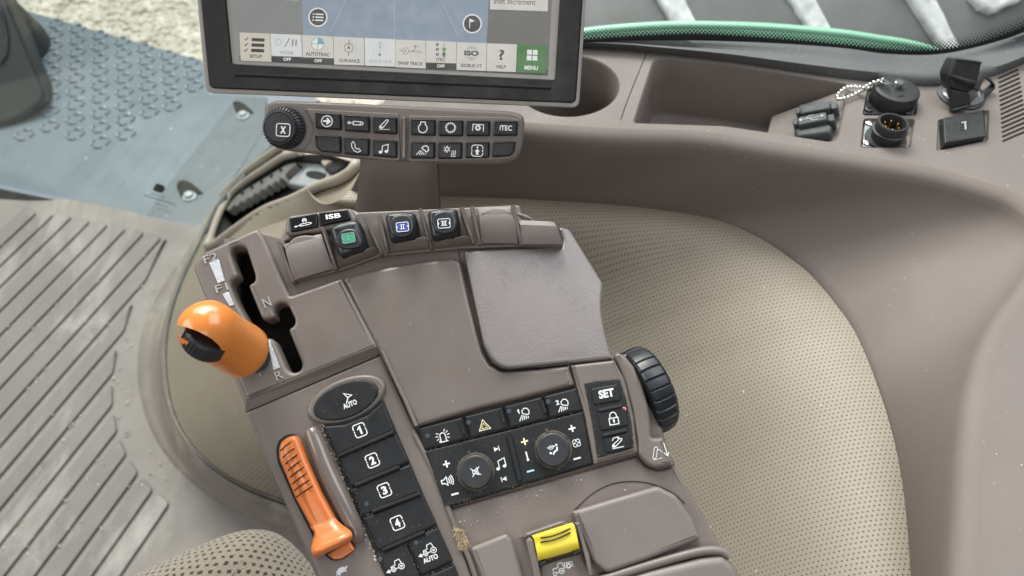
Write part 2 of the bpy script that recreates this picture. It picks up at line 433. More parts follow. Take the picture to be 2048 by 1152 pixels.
# perforated vinyl: rows of small holes laid out in the sheet's own coordinates
def vinyl():
    m = bpy.data.materials.new('perforated_vinyl'); m.use_nodes = True; N = m.node_tree.nodes; L = m.node_tree.links
    b = N['Principled BSDF']; b.inputs['Roughness'].default_value = .55
    uv = N.new('ShaderNodeTexCoord')
    def mth(op, a, c=None):
        n = N.new('ShaderNodeMath'); n.operation = op
        for i, v in enumerate((a, c)):
            if v is None: continue
            if hasattr(v, 'links'): L.new(v, n.inputs[i])
            else: n.inputs[i].default_value = v
        return n.outputs[0]
    sp = N.new('ShaderNodeSeparateXYZ'); L.new(uv.outputs['UV'], sp.inputs[0])
    k = 1/.0034
    U = mth('MULTIPLY', sp.outputs[0], k); Vv = mth('MULTIPLY', sp.outputs[1], k)
    row = mth('FLOOR', Vv); odd = mth('MULTIPLY', mth('MODULO', mth('ABSOLUTE', row), 2), .5)
    fu = mth('SUBTRACT', mth('FRACT', mth('ADD', U, odd)), .5); fv = mth('SUBTRACT', mth('FRACT', Vv), .5)
    d = mth('SQRT', mth('ADD', mth('MULTIPLY', fu, fu), mth('MULTIPLY', fv, fv)))
    hole = N.new('ShaderNodeMapRange'); hole.inputs[1].default_value = .12; hole.inputs[2].default_value = .22; hole.inputs[3].default_value = 1; hole.inputs[4].default_value = 0; L.new(d, hole.inputs[0])
    nz = N.new('ShaderNodeTexNoise'); nz.inputs['Scale'].default_value = 9; nz.inputs['Detail'].default_value = 8; nz.inputs['Roughness'].default_value = .65; L.new(uv.outputs['Object'], nz.inputs['Vector'])
    mr = N.new('ShaderNodeMapRange'); mr.inputs[1].default_value = .3; mr.inputs[2].default_value = .7; L.new(nz.outputs['Fac'], mr.inputs[0])
    c = N.new('ShaderNodeMix'); c.data_type = 'RGBA'; L.new(mr.outputs[0], c.inputs[0]); c.inputs[6].default_value = (.228, .195, .147, 1); c.inputs[7].default_value = (.262, .225, .172, 1)
    vo = N.new('ShaderNodeTexVoronoi'); vo.inputs['Scale'].default_value = 150; L.new(uv.outputs['Object'], vo.inputs['Vector'])
    sc2 = N.new('ShaderNodeSeparateColor'); L.new(vo.outputs['Color'], sc2.inputs[0])
    f = mth('MULTIPLY', mth('LESS_THAN', vo.outputs['Distance'], .13), mth('GREATER_THAN', sc2.outputs[0], .965))
    c3 = N.new('ShaderNodeMix'); c3.data_type = 'RGBA'; L.new(f, c3.inputs[0]); L.new(c.outputs[2], c3.inputs[6]); c3.inputs[7].default_value = (.5, .45, .36, 1)
    c2 = N.new('ShaderNodeMix'); c2.data_type = 'RGBA'; L.new(hole.outputs[0], c2.inputs[0]); L.new(c3.outputs[2], c2.inputs[6]); c2.inputs[7].default_value = (.080, .066, .048, 1)
    L.new(c2.outputs[2], b.inputs['Base Color'])
    bp = N.new('ShaderNodeBump'); bp.inputs['Strength'].default_value = .5; bp.inputs['Distance'].default_value = .001; bp.invert = True
    L.new(hole.outputs[0], bp.inputs['Height']); L.new(bp.outputs[0], b.inputs['Normal'])
    return m
M['vinyl'] = vinyl()
def fabric():
    m = bpy.data.materials.new('flecked_seat_fabric'); m.use_nodes = True; N = m.node_tree.nodes; L = m.node_tree.links
    b = N['Principled BSDF']; b.inputs['Roughness'].default_value = .95; b.inputs['Specular IOR Level'].default_value = .15; b.inputs['Sheen Weight'].default_value = .3
    tc = N.new('ShaderNodeTexCoord')
    wn = N.new('ShaderNodeTexNoise'); wn.inputs['Scale'].default_value = 180; wn.inputs['Detail'].default_value = 3; L.new(tc.outputs['UV'], wn.inputs['Vector'])
    def mth(op, a, c=None):
        n = N.new('ShaderNodeMath'); n.operation = op
        for i, v in enumerate((a, c)):
            if v is None: continue
            if hasattr(v, 'links'): L.new(v, n.inputs[i])
            else: n.inputs[i].default_value = v
        return n.outputs[0]
    sp = N.new('ShaderNodeSeparateXYZ'); L.new(tc.outputs['UV'], sp.inputs[0])
    wob = mth('MULTIPLY', mth('SUBTRACT', wn.outputs['Fac'], .5), .55)
    k = 1/.0078
    U = mth('ADD', mth('MULTIPLY', sp.outputs[0], k), wob); Vv = mth('ADD', mth('MULTIPLY', sp.outputs[1], k*1.1), wob)
    odd = mth('MULTIPLY', mth('MODULO', mth('ABSOLUTE', mth('FLOOR', Vv)), 2), .5)
    fu = mth('ABSOLUTE', mth('SUBTRACT', mth('FRACT', mth('ADD', U, odd)), .5)); fv = mth('ABSOLUTE', mth('SUBTRACT', mth('FRACT', Vv), .5))
    d = mth('MAXIMUM', fu, fv)
    h = N.new('ShaderNodeMapRange'); h.inputs[1].default_value = .16; h.inputs[2].default_value = .25; h.inputs[3].default_value = 1; h.inputs[4].default_value = 0; L.new(d, h.inputs[0])
    n2 = N.new('ShaderNodeTexNoise'); n2.inputs['Scale'].default_value = 900; n2.inputs['Detail'].default_value = 4; L.new(tc.outputs['Object'], n2.inputs['Vector'])
    c = N.new('ShaderNodeMix'); c.data_type = 'RGBA'; L.new(n2.outputs['Fac'], c.inputs[0]); c.inputs[6].default_value = (.155, .13, .10, 1); c.inputs[7].default_value = (.33, .28, .215, 1)
    c2 = N.new('ShaderNodeMix'); c2.data_type = 'RGBA'; L.new(h.outputs[0], c2.inputs[0]); L.new(c.outputs[2], c2.inputs[6]); c2.inputs[7].default_value = (.030, .024, .026, 1)
    L.new(c2.outputs[2], b.inputs['Base Color'])
    bp = N.new('ShaderNodeBump'); bp.inputs['Strength'].default_value = .8; bp.inputs['Distance'].default_value = .002
    ad = mth('ADD', n2.outputs['Fac'], mth('MULTIPLY', h.outputs[0], -.6)); L.new(ad, bp.inputs['Height']); L.new(bp.outputs[0], b.inputs['Normal'])
    return m
M['fabric'] = fabric()
def glass(name, tint=(1, 1, 1), gloss=.10):
    m = bpy.data.materials.new(name); m.use_nodes = True; N = m.node_tree.nodes; L = m.node_tree.links; N.clear()
    o = N.new('ShaderNodeOutputMaterial'); t = N.new('ShaderNodeBsdfTransparent'); t.inputs[0].default_value = (*tint, 1)
    g = N.new('ShaderNodeBsdfGlossy'); g.inputs['Roughness'].default_value = .06
    lw = N.new('ShaderNodeFresnel'); ge = N.new('ShaderNodeNewGeometry'); mr = N.new('ShaderNodeMapRange'); mr.inputs[3].default_value = 1.45; mr.inputs[4].default_value = 1/1.45; L.new(ge.outputs['Backfacing'], mr.inputs[0]); L.new(mr.outputs[0], lw.inputs[0])
    mx = N.new('ShaderNodeMixShader'); L.new(lw.outputs[0], mx.inputs[0]); L.new(t.outputs[0], mx.inputs[1]); L.new(g.outputs[0], mx.inputs[2]); L.new(mx.outputs[0], o.inputs[0])
    return m
M['glass'] = glass('clear_pane', (.93, .97, .95))

# ------------------------------------------------------------------ planes of the place
class UVPlane(Plane):
    def uv(s, px, py, h=0): return (px, py)          # outlines given in metres on the plane
FL = Plane((0, 0, 0), (0, 0, 1)); FLM = UVPlane((0, 0, 0), (0, 0, 1))
SHZ = CAMZ - .41
SH = Plane((0, 0, SHZ), (0, 0, 1))
PF = Plane((0, 0, -.04), (0, 0, 1))
GZ = -1.0

def struct(name, V, Fc, m):
    o = mesh_obj(None, name, V, Fc, m, smooth=False); o['kind'] = 'structure'; return o
struct('ground', [(-30, -20, GZ), (30, -20, GZ), (30, 40, GZ), (-30, 40, GZ)], [(0, 1, 2, 3)], M['gravel'])
# loose stones where the yard shows beyond the platform
geos = []
ico = bmesh.new(); bmesh.ops.create_icosphere(ico, subdivisions=1, radius=1)
iv = [v.co.copy() for v in ico.verts]; jf = [tuple(v.index for v in f.verts) for f in ico.faces]; ico.free()
for i in range(13000):
    px, py = random.uniform(-160, 1000), random.uniform(-150, 230)
    p = Plane((0, 0, GZ), (0, 0, 1)).hit(px, py); r = random.uniform(.008, .026)*(1.7 if random.random() < .06 else 1)
    R = Matrix.Rotation(random.uniform(0, 6.28), 3, 'Z') @ Matrix.Diagonal((1, random.uniform(.6, 1), random.uniform(.45, .8)))
    geos.append(([p + R @ (v*r*random.uniform(.8, 1.15)) + Vector((0, 0, r*.2)) for v in iv], jf))
g = merged(None, 'gravel', geos, M['stone'], smooth=False, kind='stuff')
g['label'] = 'pale brightly lit gravel lying on the yard outside'; g['category'] = 'gravel'
V, Fc = slab_geo(FLM, [(-1.7, -.3), (.7, -.3), (.7, 1.0), (-.40, 1.0), (-.62, 1.085), (-1.7, 1.375)], -.014, -.05, 0)
struct('floor', V, Fc, M['dark'])

# ------------------------------------------------------------------ floor mat with its raised slats and turned-up edge
fm = thing('floor_mat', 'grey brown ribbed rubber floor mat with dusty scuffs', 'floor mat', (-.7, .7, 0))
slab(fm, 'sheet', FL, [(-420, 372), (-100, 392), (60, 401), (104, 400), (118, 396), (180, 403), (240, 416), (300, 433), (385, 452), (470, 430), (760, 620), (950, 1330), (-420, 1330)], 0, -.012, M['matbase'], .002)
zA, zB, zC = (0, 380, .2604), (0, 640, .2604), (0, 900, .21875)
ends = [(zA, (195, 168), (278, 180)), (zA, (308, 176), (410, 192)), (zA, (448, 186), (551, 208)), (zA, (600, 210), (692, 240)), (zA, (733, 238), (828, 268)),
        (zA, (873, 266), (967, 298)), (zA, (1010, 302), (1106, 328)), (zA, (1138, 332), (1241, 366)), (zA, (1282, 370), (1120, 690)), (zA, (1020, 873), (950, 1085)),
        (zB, (900, 226), (868, 405)), (zB, (860, 498), (864, 650)), (zB, (872, 722), (900, 850)), (zB, (915, 910), (970, 1030)),
        (zC, (1185, 93), (1262, 210)), (zC, (1300, 260), (1398, 362)), (zC, (1440, 398), (1550, 490))]
dv = Vector((math.cos(rad(-109.8)), math.sin(rad(-109.8))))
for k, (zz, a, c) in enumerate(ends):
    A = Vector(FL.uv(*Z(*zz, [a])[0], .003)); Bq = Vector(FL.uv(*Z(*zz, [c])[0], .003)); n = Vector((dv.y, -dv.x))
    if n.dot(Bq-A) < 0: n = -n
    wdt = n.dot(Bq-A)
    if k == 0: wdt = .036; A = Bq - n*wdt*.9 + dv*-.01
    ln = .95 if k < 12 else .8
    poly = [tuple(A), tuple(Bq), tuple(Bq + dv*ln), tuple(Bq + dv*ln - n*wdt)]
    slab(fm, 'slat', FLM, rp(poly, .006, 3), .0055, -.001, M['mat'], .0018)

# ------------------------------------------------------------------ outside platform with ring treads
pf = thing('step_platform', 'blue grey step platform covered in ring shaped treads', 'platform', (-.9, 1.5, -.04))
slab(pf, 'deck', PF, [(-260, -68), (80, 28), (401, 119), (560, 164), (640, 200), (560, 262), (470, 400), (420, 470), (300, 470), (-260, 430)], 0, -.03, M['platform'], .004)
zT, zU = (80, 0, .217), (0, 0, .41667)
rings = [(zT, p) for p in [(145, 222), (140, 318), (130, 425), (122, 540), (113, 658), (110, 775), (105, 900), (95, 1030),
         (345, 268), (340, 373), (338, 485), (335, 600), (330, 720), (328, 845), (325, 965), (322, 1095), (550, 328), (552, 433), (550, 545), (548, 660), (550, 785), (552, 905), (555, 1035),
         (757, 385), (763, 493), (768, 608), (772, 725), (775, 848), (780, 973), (785, 1095), (963, 448), (977, 558), (985, 673), (990, 790), (1000, 915), (1008, 1038),
         (1177, 513), (1190, 623), (1200, 738), (1213, 858), (1215, 978), (1385, 578), (1407, 688), (1420, 800)]]
rings += [(zU, p) for p in [(238, 608), (117, 648), (360, 572), (360, 645), (482, 543), (482, 612), (482, 685), (600, 577), (604, 645)]]
rg = []
for q in range(4):
    rows = []; a0 = 45 + 90*q + 15; a1 = a0 + 60
    for j in range(7):
        a = rad(a0 + (a1-a0)*j/6); e = .55 + .45*math.sin(math.pi*j/6); d = Vector((math.cos(a), math.sin(a), 0)); R0 = .0185
        rows.append([d*(R0-.0055*e), d*(R0-.003*e) + Vector((0, 0, .0050*e)), d*(R0+.003*e) + Vector((0, 0, .0050*e)), d*(R0+.0055*e)])
    rg.append(([v for r in rows for v in r], grid_faces(7, 4)))
first = None
for zz, p in rings:
    c = PF.hit(*Z(*zz, [p])[0])
    if first is None:
        first = merged(None, 'tread_ring', rg, M['platform'], sharp=60); o = first
    else:
        o = first.copy(); COL.objects.link(o)
    o.parent = pf; o.location = c - BASE[pf.name]
zP = (150, 180, .243)
strip = slab(pf, 'bolt_strip', PF, Z(*zP, [(1330, 60), (1580, 60), (1560, 330), (1210, 862), (1010, 1180), (480, 1180), (780, 760)]), .003, -.01, M['platdark'], .002)
for pts, bc in (([(1295, 95), (1335, 90), (1385, 105), (1475, 185), (1400, 185), (1340, 190), (1310, 150)], (1385, 212)), ([(832, 790), (850, 745), (905, 740), (960, 765), (1055, 845), (980, 855), (870, 880)], (943, 878))):
    pk = slab(pf, 'bolt_pocket', PF, rp(Z(*zP, pts), 4), .0065, .003, M['seam'], .0008)
    c = PF.hit(*Z(*zP, [bc])[0], .004)
    lathe(pf, 'bolt', c, (0, 0, 1), [(.0001, -.002), (.014, -.002), (.015, .002), (.010, .004), (.009, .009), (.0075, .010), (.0001, .010)], M['bracket'], 12)
slab(pf, 'edge_strip', PF, Z(*zP, [(1545, 330), (1640, 330), (1600, 500), (1200, 1010), (1150, 1020), (1210, 862)]), .012, -.02, M['platdark'], .004)
c = PF.hit(300, 235, 0)

# dark housing standing on the platform
hs = thing('plastic_housing', 'dark rounded plastic housing standing on the ringed platform', 'housing', PF.hit(20, 245))
HP = Plane(PF.hit(60, 238), (.30, -.72, .62))
slab(hs, 'front_cover', HP, rp([(-260, -330), (-60, -160), (16, 12), (60, 118), (91, 190), (84, 207), (40, 240), (-30, 258), (-260, 262)], [0, 0, 10, 10, 14, 6, 20, 20, 0]), .02, -.10, M['housing'], .012, seg=4)
c = HP.hit(-20, 60, -.16)
lathe(hs, 'rear_drum', c, (.15, -.5, .85), [(.0001, -.16), (.090, -.16), (.100, -.10), (.096, 0), (.070, .025), (.0001, .03)], M['housing'], 40)
c = HP.hit(-42, 75, .021)
loft(hs, 'bead', tube_geo([HP.hit(x, y, .022) for x, y in [(-30, -60), (-8, -8), (8, 40), (15, 78), (12, 110), (0, 128)]], .004, 8), M['housing'], closed=True, caps=True)

# lower door pane with its maker's stamp
a, c = Vector((-1.75, 1.384, 0)), Vector((-.40, 1.026, 0)); d = (c-a).normalized(); nrm = Vector((d.y, -d.x, 0)); nrm = nrm if nrm.y < 0 else -nrm
DG = Plane((a+c)/2, nrm)
dg = thing('door_pane', 'clear glass pane with small dark printed stamp rising beside floor mat', 'window', (a+c)/2)
V = [a, c, c+Vector((0, 0, 1.7)), a+Vector((0, 0, 1.7))]
mesh_obj(dg, 'pane', V + [v - nrm*.005 for v in V], [(0, 1, 2, 3), (4, 5, 6, 7), (0, 1, 5, 4), (1, 2, 6, 5), (2, 3, 7, 6), (3, 0, 4, 7)], M['glass'], smooth=False)
ink(dg, 'stamp', DG, .0002, 318, 377, 17, [('f', [(-11, -6), (-9, 7), (-3, 9), (9, 8), (12, 2), (9, -6), (0, -8)])] +
    [('w', th, [(x, y), (x+l, y - .02*l)]) for x0, x1, y, th in ((-12, 18, -14, 2.4), (-24, 44, -21, 3.2), (0, 36, -30, 1.8), (12, 40, -38, 1.8)) for x, l in ((x0 + k*7.5, 5.2) for k in range(int((x1-x0)/7.5)))], M['black'], 1)
ink(dg, 'stamp_mark', DG, .0006, 318, 377, 17, [[(-7, -2), (-3, 3), (2, 0), (6, 3)], [(-4, -4), (4, -4)]], M['platform'], 1.6)

# ------------------------------------------------------------------ tyre and green fender beyond the side window
TP = at(1500, 30, 1.25); TN = Vector((0, -.75, .65)).normalized(); TY = Plane(TP, TN); TC = TP - TN*.86
ty = thing('tractor_tyre', 'large dusty grey tractor tyre with pale worn lugs outside', 'tyre', (TC.x, TC.y, GZ))
prof = [(.40, -.42), (.62, -.45), (.78, -.42), (.84, -.34), (.86, -.15), (.865, 0), (.86, .2), (.855, .42), (.82, .52), (.70, .58), (.40, .52)]
loft(ty, 'carcass', lathe_geo(Vector((TC.x, TC.y, TC.z)), (1, 0, 0), prof, 72), M['tyre'], closed=True)
lugs = [[(1318, 0), (1376, 0), (1402, 55), (1425, 110), (1362, 110), (1345, 52)], [(1572, 0), (1638, 0), (1672, 68), (1690, 130), (1640, 130), (1620, 62)],
        [(1812, 0), (1876, 0), (1922, 88), (1935, 140), (1905, 140), (1884, 92)], [(1944, -6), (1965, 18), (1990, 27), (2045, 2), (2070, -30), (1960, -40)], [(1060, 0), (1120, 0), (1150, 60), (1160, 120), (1110, 120)]]
for lp in lugs:
    up = [(x - .55*(60) if y <= 0 else x, y - 60 if y <= 0 else y) for x, y in lp] if lp[0][0] != 1944 else lp
    pts = []
    for i, p in enumerate(up):
        q = up[(i+1) % len(up)]
        for k in range(5):
            f = k/5; jx = random.uniform(-3, 3) if 0 < k else 0
            pts.append((p[0]+(q[0]-p[0])*f + jx, p[1]+(q[1]-p[1])*f + jx*.4))
    slab(ty, 'lug', TY, pts, .012, -.05, M['lug'], .008)

gtop = smooth_curve([(1000, 92), (1100, 76), (1172, 63), (1250, 55), (1336, 50), (1424, 50), (1500, 52), (1570, 56), (1680, 66), (1760, 78), (1810, 86), (1862, 99), (1885, 112)], 6)
FP = Plane(at(1500, 70, 1.0), (0, -.8, .6))
fd = thing('green_fender', 'thin curved green painted fender edge outside the window', 'fender', FP.hit(1500, 120) - Vector((0, 0, .3)))
slab(fd, 'panel', FP, [tuple(p) for p in gtop] + [(1885, 170), (1000, 170)], 0, -.03, M['fender'], .004)
tube(fd, 'rolled_edge', [FP.hit(p[0], p[1]+2, -.004) for p in gtop], .006, M['fender'], 10)

# ------------------------------------------------------------------ side window: pane, printed black border, dots, rubber frame
WN = Plane((0, .645, SHZ), (0, -1, .12))
wb = smooth_curve([(880, 150), (1040, 112), (1172, 93), (1336, 87), (1453, 88), (1570, 93), (1687, 102), (1760, 112), (1840, 115), (1900, 109), (1980, 90), (2048, 66), (2130, 22), (2200, -40)], 8)
wt = smooth_curve([(880, 134), (1040, 98), (1172, 80), (1336, 70), (1424, 70), (1570, 80), (1687, 91), (1760, 99), (1840, 103), (1900, 98), (1960, 86), (2048, 54), (2125, 12), (2190, -50)], 8)
wn = thing('side_window', 'curved side window pane with dotted black border beside tractor tyre', 'window', WN.hit(1500, 110))
slab(wn, 'pane', WN, [tuple(p) for p in wb] + [(2200, -420), (880, -420)], 0, -.005, M['glass'], 0)
slab(wn, 'black_border', WN, [tuple(p) for p in wb] + [tuple(p) for p in wt[::-1]], .0012, .0004, M['seal'], 0)
geos = []; wr = resample([Vector((p[0], p[1], 0)) for p in wt], 176)
for row in range(7):
    for i in range(1, len(wr)-1):
        d = (wr[i+1]-wr[i-1]).normalized(); nn = Vector((d.y, -d.x, 0)); p = wr[i] + d*(4.1 if row % 2 else 0) + nn*(row*3.9 - 1)
        r = 3.6 - row*.46
        q = [WN.hit(p.x + r*math.cos(k*math.pi/4), p.y + r*.82*math.sin(k*math.pi/4), .0009) for k in range(8)]
        geos.append((q, [tuple(range(8))]))
merged(wn, 'border_dots', geos, M['seal'], smooth=False, kind='stuff')
Bc = smooth_curve([SH.hit(x, y) for x, y in [(880, 78), (1040, 88), (1230, 99), (1294, 105), (1459, 124), (1620, 148), (1741, 163), (1834, 171), (1893, 169), (1984, 152), (2047, 127), (2120, 96), (2200, 55)]], 8)
n = 90; B2 = resample(Bc, n); W2 = resample([WN.hit(p[0], p[1], .001) for p in wb], n); up = Vector((0, -.55, .83)); rows = []
for f, k in ((-.10, -.006), (0, .006), (.10, .0095), (.24, .007), (.36, .004), (.5, .006), (.68, .012), (.86, .012), (1.0, .002), (1.06, -.012)):
    rows.append([W2[i].lerp(B2[i], f) + up*k for i in range(n)])
loft(wn, 'rubber_frame', rows, M['rubber'], sharp=80)

# ------------------------------------------------------------------ side console: shelf, wall, tray, cup holder, sockets, vents
sc_ = thing('side_console', 'brown moulded side console with storage tray, cup holder and sockets', 'console', (.25, .45, CAMZ-.55))
Ep = [(760, 212), (900, 232), (1100, 248), (1240, 257), (1400, 262), (1550, 285), (1650, 300), (1750, 315), (1850, 332), (1950, 358), (2050, 396), (2120, 470), (2080, 570), (2018, 660), (1982, 770), (1968, 900), (1962, 1050), (1958, 1300)]
def paired(plane, pts, corner, n1=52, n2=38):
    k = pts.index(corner); c_ = smooth_curve([plane.hit(*p) for p in pts], 8); return resample(c_[:k*8+1], n1) + resample(c_[k*8:], n2+1)[1:]
Ec = paired(SH, Ep, (2120, 470))
RZ = CAMZ - .495; RP = Plane((0, 0, RZ), (0, 0, 1))
Rp = [(700, 384), (760, 387), (880, 395), (1000, 399), (1150, 407), (1300, 420), (1430, 442), (1520, 480), (1600, 535), (1634, 568), (1664, 604), (1710, 670), (1755, 780), (1790, 900), (1812, 1050), (1828, 1300)]
Rc = paired(RP, Rp, (1634, 568))
rows = [[], [], [], [], []] + [[] for _ in range(12)]
for i in range(90):
    tg = (Ec[min(i+1, 89)] - Ec[max(i-1, 0)]).normalized(); nn = Vector((tg.y, -tg.x, 0)).normalized()
    for k, (o_, dz) in enumerate(((0, 0), (.0045, -.0006), (.0085, -.0028), (.0112, -.006), (.0125, -.011))):
        rows[k].append(Ec[i] + nn*o_ + Vector((0, 0, dz)))
    Q = rows[4][-1]
    for k in range(12):
        s = (k+1)/12; p = Q.lerp(Rc[i], s); p.z = Q.z + (Rc[i].z - Q.z)*(s**.82); rows[5+k].append(p)
rows.append([p + Vector((0, 0, -.02)) for p in Rc])
loft(sc_, 'wall', rows, M['console'], sharp=70)
zt = (1230, 80, .2295); zc_ = (1560, 100, .2383)
tray = rp(Z(*zt, [(150, 725), (330, 165), (420, 148), (1000, 213), (1950, 368), (2045, 385), (2000, 640), (1950, 870), (1870, 890), (1500, 832), (950, 752), (500, 736)]), [8, 10, 10, 0, 10, 8, 0, 8, 8, 0, 0, 0])
cup = ellipse(1136, 172, 104, 62, 0, 44)
pock1 = rp(Z(*zc_, [(690, 550), (735, 318), (1165, 305), (1150, 552)]), 7)
pock2 = rp(Z(*zc_, [(672, 820), (700, 572), (1138, 578), (1098, 822)]), 7)
usbp = rp(Z(*zc_, [(1310, 850), (1325, 585), (1760, 500), (1750, 760)]), 5)
vents = []
for i in range(15):
    f = i/13.0
    x0, y0 = 1828 + 34*f, 240 + 490*f; x1, y1 = 2004 + 72*f, 160 + 478*f
    L_ = math.hypot(x1-x0, y1-y0); ux, uy = (x1-x0)/L_, (y1-y0)/L_; nx, ny = -uy*9.5, ux*9.5
    vents.append(rp(Z(*zc_, [(x0-nx, y0-ny), (x1-nx, y1-ny), (x1+nx, y1+ny), (x0+nx, y0+ny)]), 2.4, 2))
# top of the shelf with its openings
back = [(p.x, p.y) for p in Bc]; front = [(p.x, p.y) for p in Ec]
to_m = lambda poly: [SH.uv(x, y) for x, y in poly]
SHM = UVPlane((0, 0, SHZ), (0, 0, 1))
outl = back + [(.62, .66), (.62, .05)] + front[::-1]
V, Fc = slab_geo(SHM, outl, 0, -.004, 0, holes=[to_m(h) for h in [tray, cup, pock1, pock2, usbp] + vents])
mesh_obj(sc_, 'shelf', V, Fc, M['shelf'], sharp=30)
def liner(name, poly, depth, m, shrink=.94, floor=True, rim=.0022):
    q = [Vector(p) for p in to_m(poly)]; c = sum(q, Vector((0, 0)))/len(q); rows = []
    for f, z in ((1, 0), (1-(1-shrink)*.12, -rim*.35), (1-(1-shrink)*.3, -rim), (1-(1-shrink)*.6, -depth*.5), (shrink, -depth*.93), (shrink*.985, -depth*.985), (shrink*.95, -depth)):
        rows.append([SHM.w(tuple(c + (p-c)*f), z) for p in q])
    V = [v for r in rows for v in r]; Fc = grid_faces(len(rows), len(q), True)
    if floor:
        k = (len(rows)-1)*len(q)
        for t in tessellate_polygon([[Vector((v.x, v.y, 0)) for v in rows[-1]]]): Fc.append(tuple(k+i for i in t))
    return mesh_obj(sc_, name, V, Fc, m, sharp=50)
liner('tray', tray, .062, M['console'], .93)
liner('cup_holder', cup, .075, M['console'], .90)
for v_ in vents: pass
slab(sc_, 'vent_duct', SH, Z(*zc_, [(1800, 130), (2400, 130), (2400, 800), (1830, 800)]), -.02, -.03, M['dark'], 0)
for nm, pk in (('socket_recess', pock1), ('socket_recess', pock2), ('cover_recess', usbp)): liner(nm, pk, .006 if nm == 'socket_recess' else .004, M['shelf'], .97, rim=.001)
# joint between the two shelf mouldings
seamp = Z(*zt, [(277, 106), (150, 420), (60, 640), (-5, 850)])
tube(sc_, 'joint', [SH.hit(x, y, .0001) for x, y in Z(*zt, [(277, 106), (215, 262), (150, 420), (95, 560), (52, 690)])], .0004, M['seam'], 6)
# ramp at the tray's end that carries the rubber port covers
R0, R1 = SH.hit(*Z(*zt, [(2010, 430)])[0], -.004), SH.hit(*Z(*zt, [(1935, 870)])[0], -.004)
dl = Vector((-.058, 0, -.030)); RPp = [R0, R1, R1 + dl, R0 + dl]
nr = (R1-R0).cross(dl).normalized(); nr = nr if nr.z > 0 else -nr
mesh_obj(sc_, 'tray_ramp', RPp + [p - Vector((0, 0, .03)) for p in RPp], [(0, 1, 2, 3), (2, 3, 7, 6), (1, 2, 6, 5), (0, 3, 7, 4)], M['shelf'], smooth=False)
RM = Plane(R0, nr)
uc = slab(sc_, 'port_cover_base', RM, Z(*zt, [(1555, 800), (1600, 560), (1900, 520), (1920, 700), (1880, 800), (1580, 845)]), .006, -.004, M['greyrubber'], .002, r=4)
f1 = slab(sc_, 'port_cover', RM, Z(*zt, [(1620, 580), (1870, 535), (1875, 590), (1610, 640)]), .013, .004, M['greyrubber'], .0015, r=3)
slab(f1, 'hinge', RM, Z(*zt, [(1570, 600), (1612, 588), (1612, 635), (1575, 640)]), .010, .003, M['greyrubber'], .001, r=3)
slab(f1, 'hinge', RM, Z(*zt, [(1875, 540), (1935, 530), (1938, 590), (1880, 600)]), .012, .003, M['greyrubber'], .001, r=3)
f2 = slab(sc_, 'port_cover', RM, Z(*zt, [(1600, 668), (1840, 622), (1848, 690), (1590, 740)]), .015, .004, M['greyrubber'], .0015, r=3)
slab(f2, 'hinge', RM, Z(*zt, [(1545, 690), (1590, 682), (1590, 735), (1548, 735)]), .011, .003, M['greyrubber'], .001, r=3)
slab(f2, 'hinge', RM, Z(*zt, [(1850, 650), (1910, 640), (1912, 700), (1855, 705)]), .013, .003, M['greyrubber'], .001, r=3)
cx, cy = Z(*zt, [(1712, 680)])[0]
ink(f2, 'port_symbol', RM, .0152, cx, cy, -11, [[(-22, 0), (20, 0)], [(-10, 0), (-4, 5), (6, 5)], [(-4, 0), (2, -5), (12, -5)], ('f', [(20, 3), (26, 0), (20, -3)]), ('f', arc(-22, 0, 3, n=10))], M['bracket'], 1.8)
slab(sc_, 'port_cover', RM, Z(*zt, [(1560, 775), (1850, 715), (1890, 740), (1870, 800), (1570, 838)]), .010, .002, M['greyrubber'], .003, r=4)
# capped round socket with bead chain
def shp(zx, zy, h=0): return SH.hit(*Z(*zc_, [(zx, zy)])[0], h)
slab(sc_, 'socket_plate', SH, rp(Z(*zc_, [(700, 535), (735, 340), (1130, 330), (1115, 535)]), 5), -.002, -.006, M['blackplastic'], .0008)
for q in ((742, 505), (1068, 530)): lathe(sc_, 'screw', shp(*q, -.002), (0, 0, 1), [(.0001, 0), (.0034, 0), (.0034, .0016), (.0016, .0022), (.0013, .0008), (.0001, .0008)], M['blackplastic'], 14)
cc = shp(941, 420, 0); prof = [(.0001, -.004), (.0178, -.004), (.0192, -.003)]
capr = []
rows = lathe_geo(Vector((cc.x, cc.y, SHZ)), (0, 0, 1), [(.0001, -.004), (.0188, -.004), (.0192, -.002), (.0192, .0105), (.0185, .0118), (.0160, .0125), (.0001, .0125)], 96)
for r_ in rows[2:4]:
    for k in range(0, 96, 2): r_[k] = r_[k] + (r_[k]-Vector((cc.x, cc.y, r_[k].z)))*-.03
cap = loft(sc_, 'socket_cap', rows, M['blackplastic'], closed=True, caps=True, sharp=40)
lathe(cap, 'rivet', Vector((cc.x+.0008, cc.y+.002, SHZ+.0125)), (0, 0, 1), [(.0001, 0), (.0026, 0), (.0026, .003), (.0040, .0032), (.0040, .0046), (.0034, .0052), (.0001, .0053)], M['metal'], 20)
slab(cap, 'notch', SH, Z(*zc_, [(983, 383), (1045, 373), (1048, 385), (986, 395)]), .0128, .0124, M['dark'], 0)
geos = []
beads = [(862, 252), (822, 262), (785, 273), (755, 288), (724, 303), (700, 318), (668, 312), (632, 308), (598, 309), (567, 313), (538, 325), (512, 343), (490, 366), (480, 390), (485, 412), (508, 412), (538, 406), (571, 398), (603, 385), (634, 369), (664, 352), (692, 338), (722, 328), (742, 322)]
bh = [.0150, .0150, .0140, .012, .010, .008, .006, .005, .004, .003, .003, .003, .003, .003, .003, .003, .003, .003, .003, .0035, .004, .005, .006, .007]
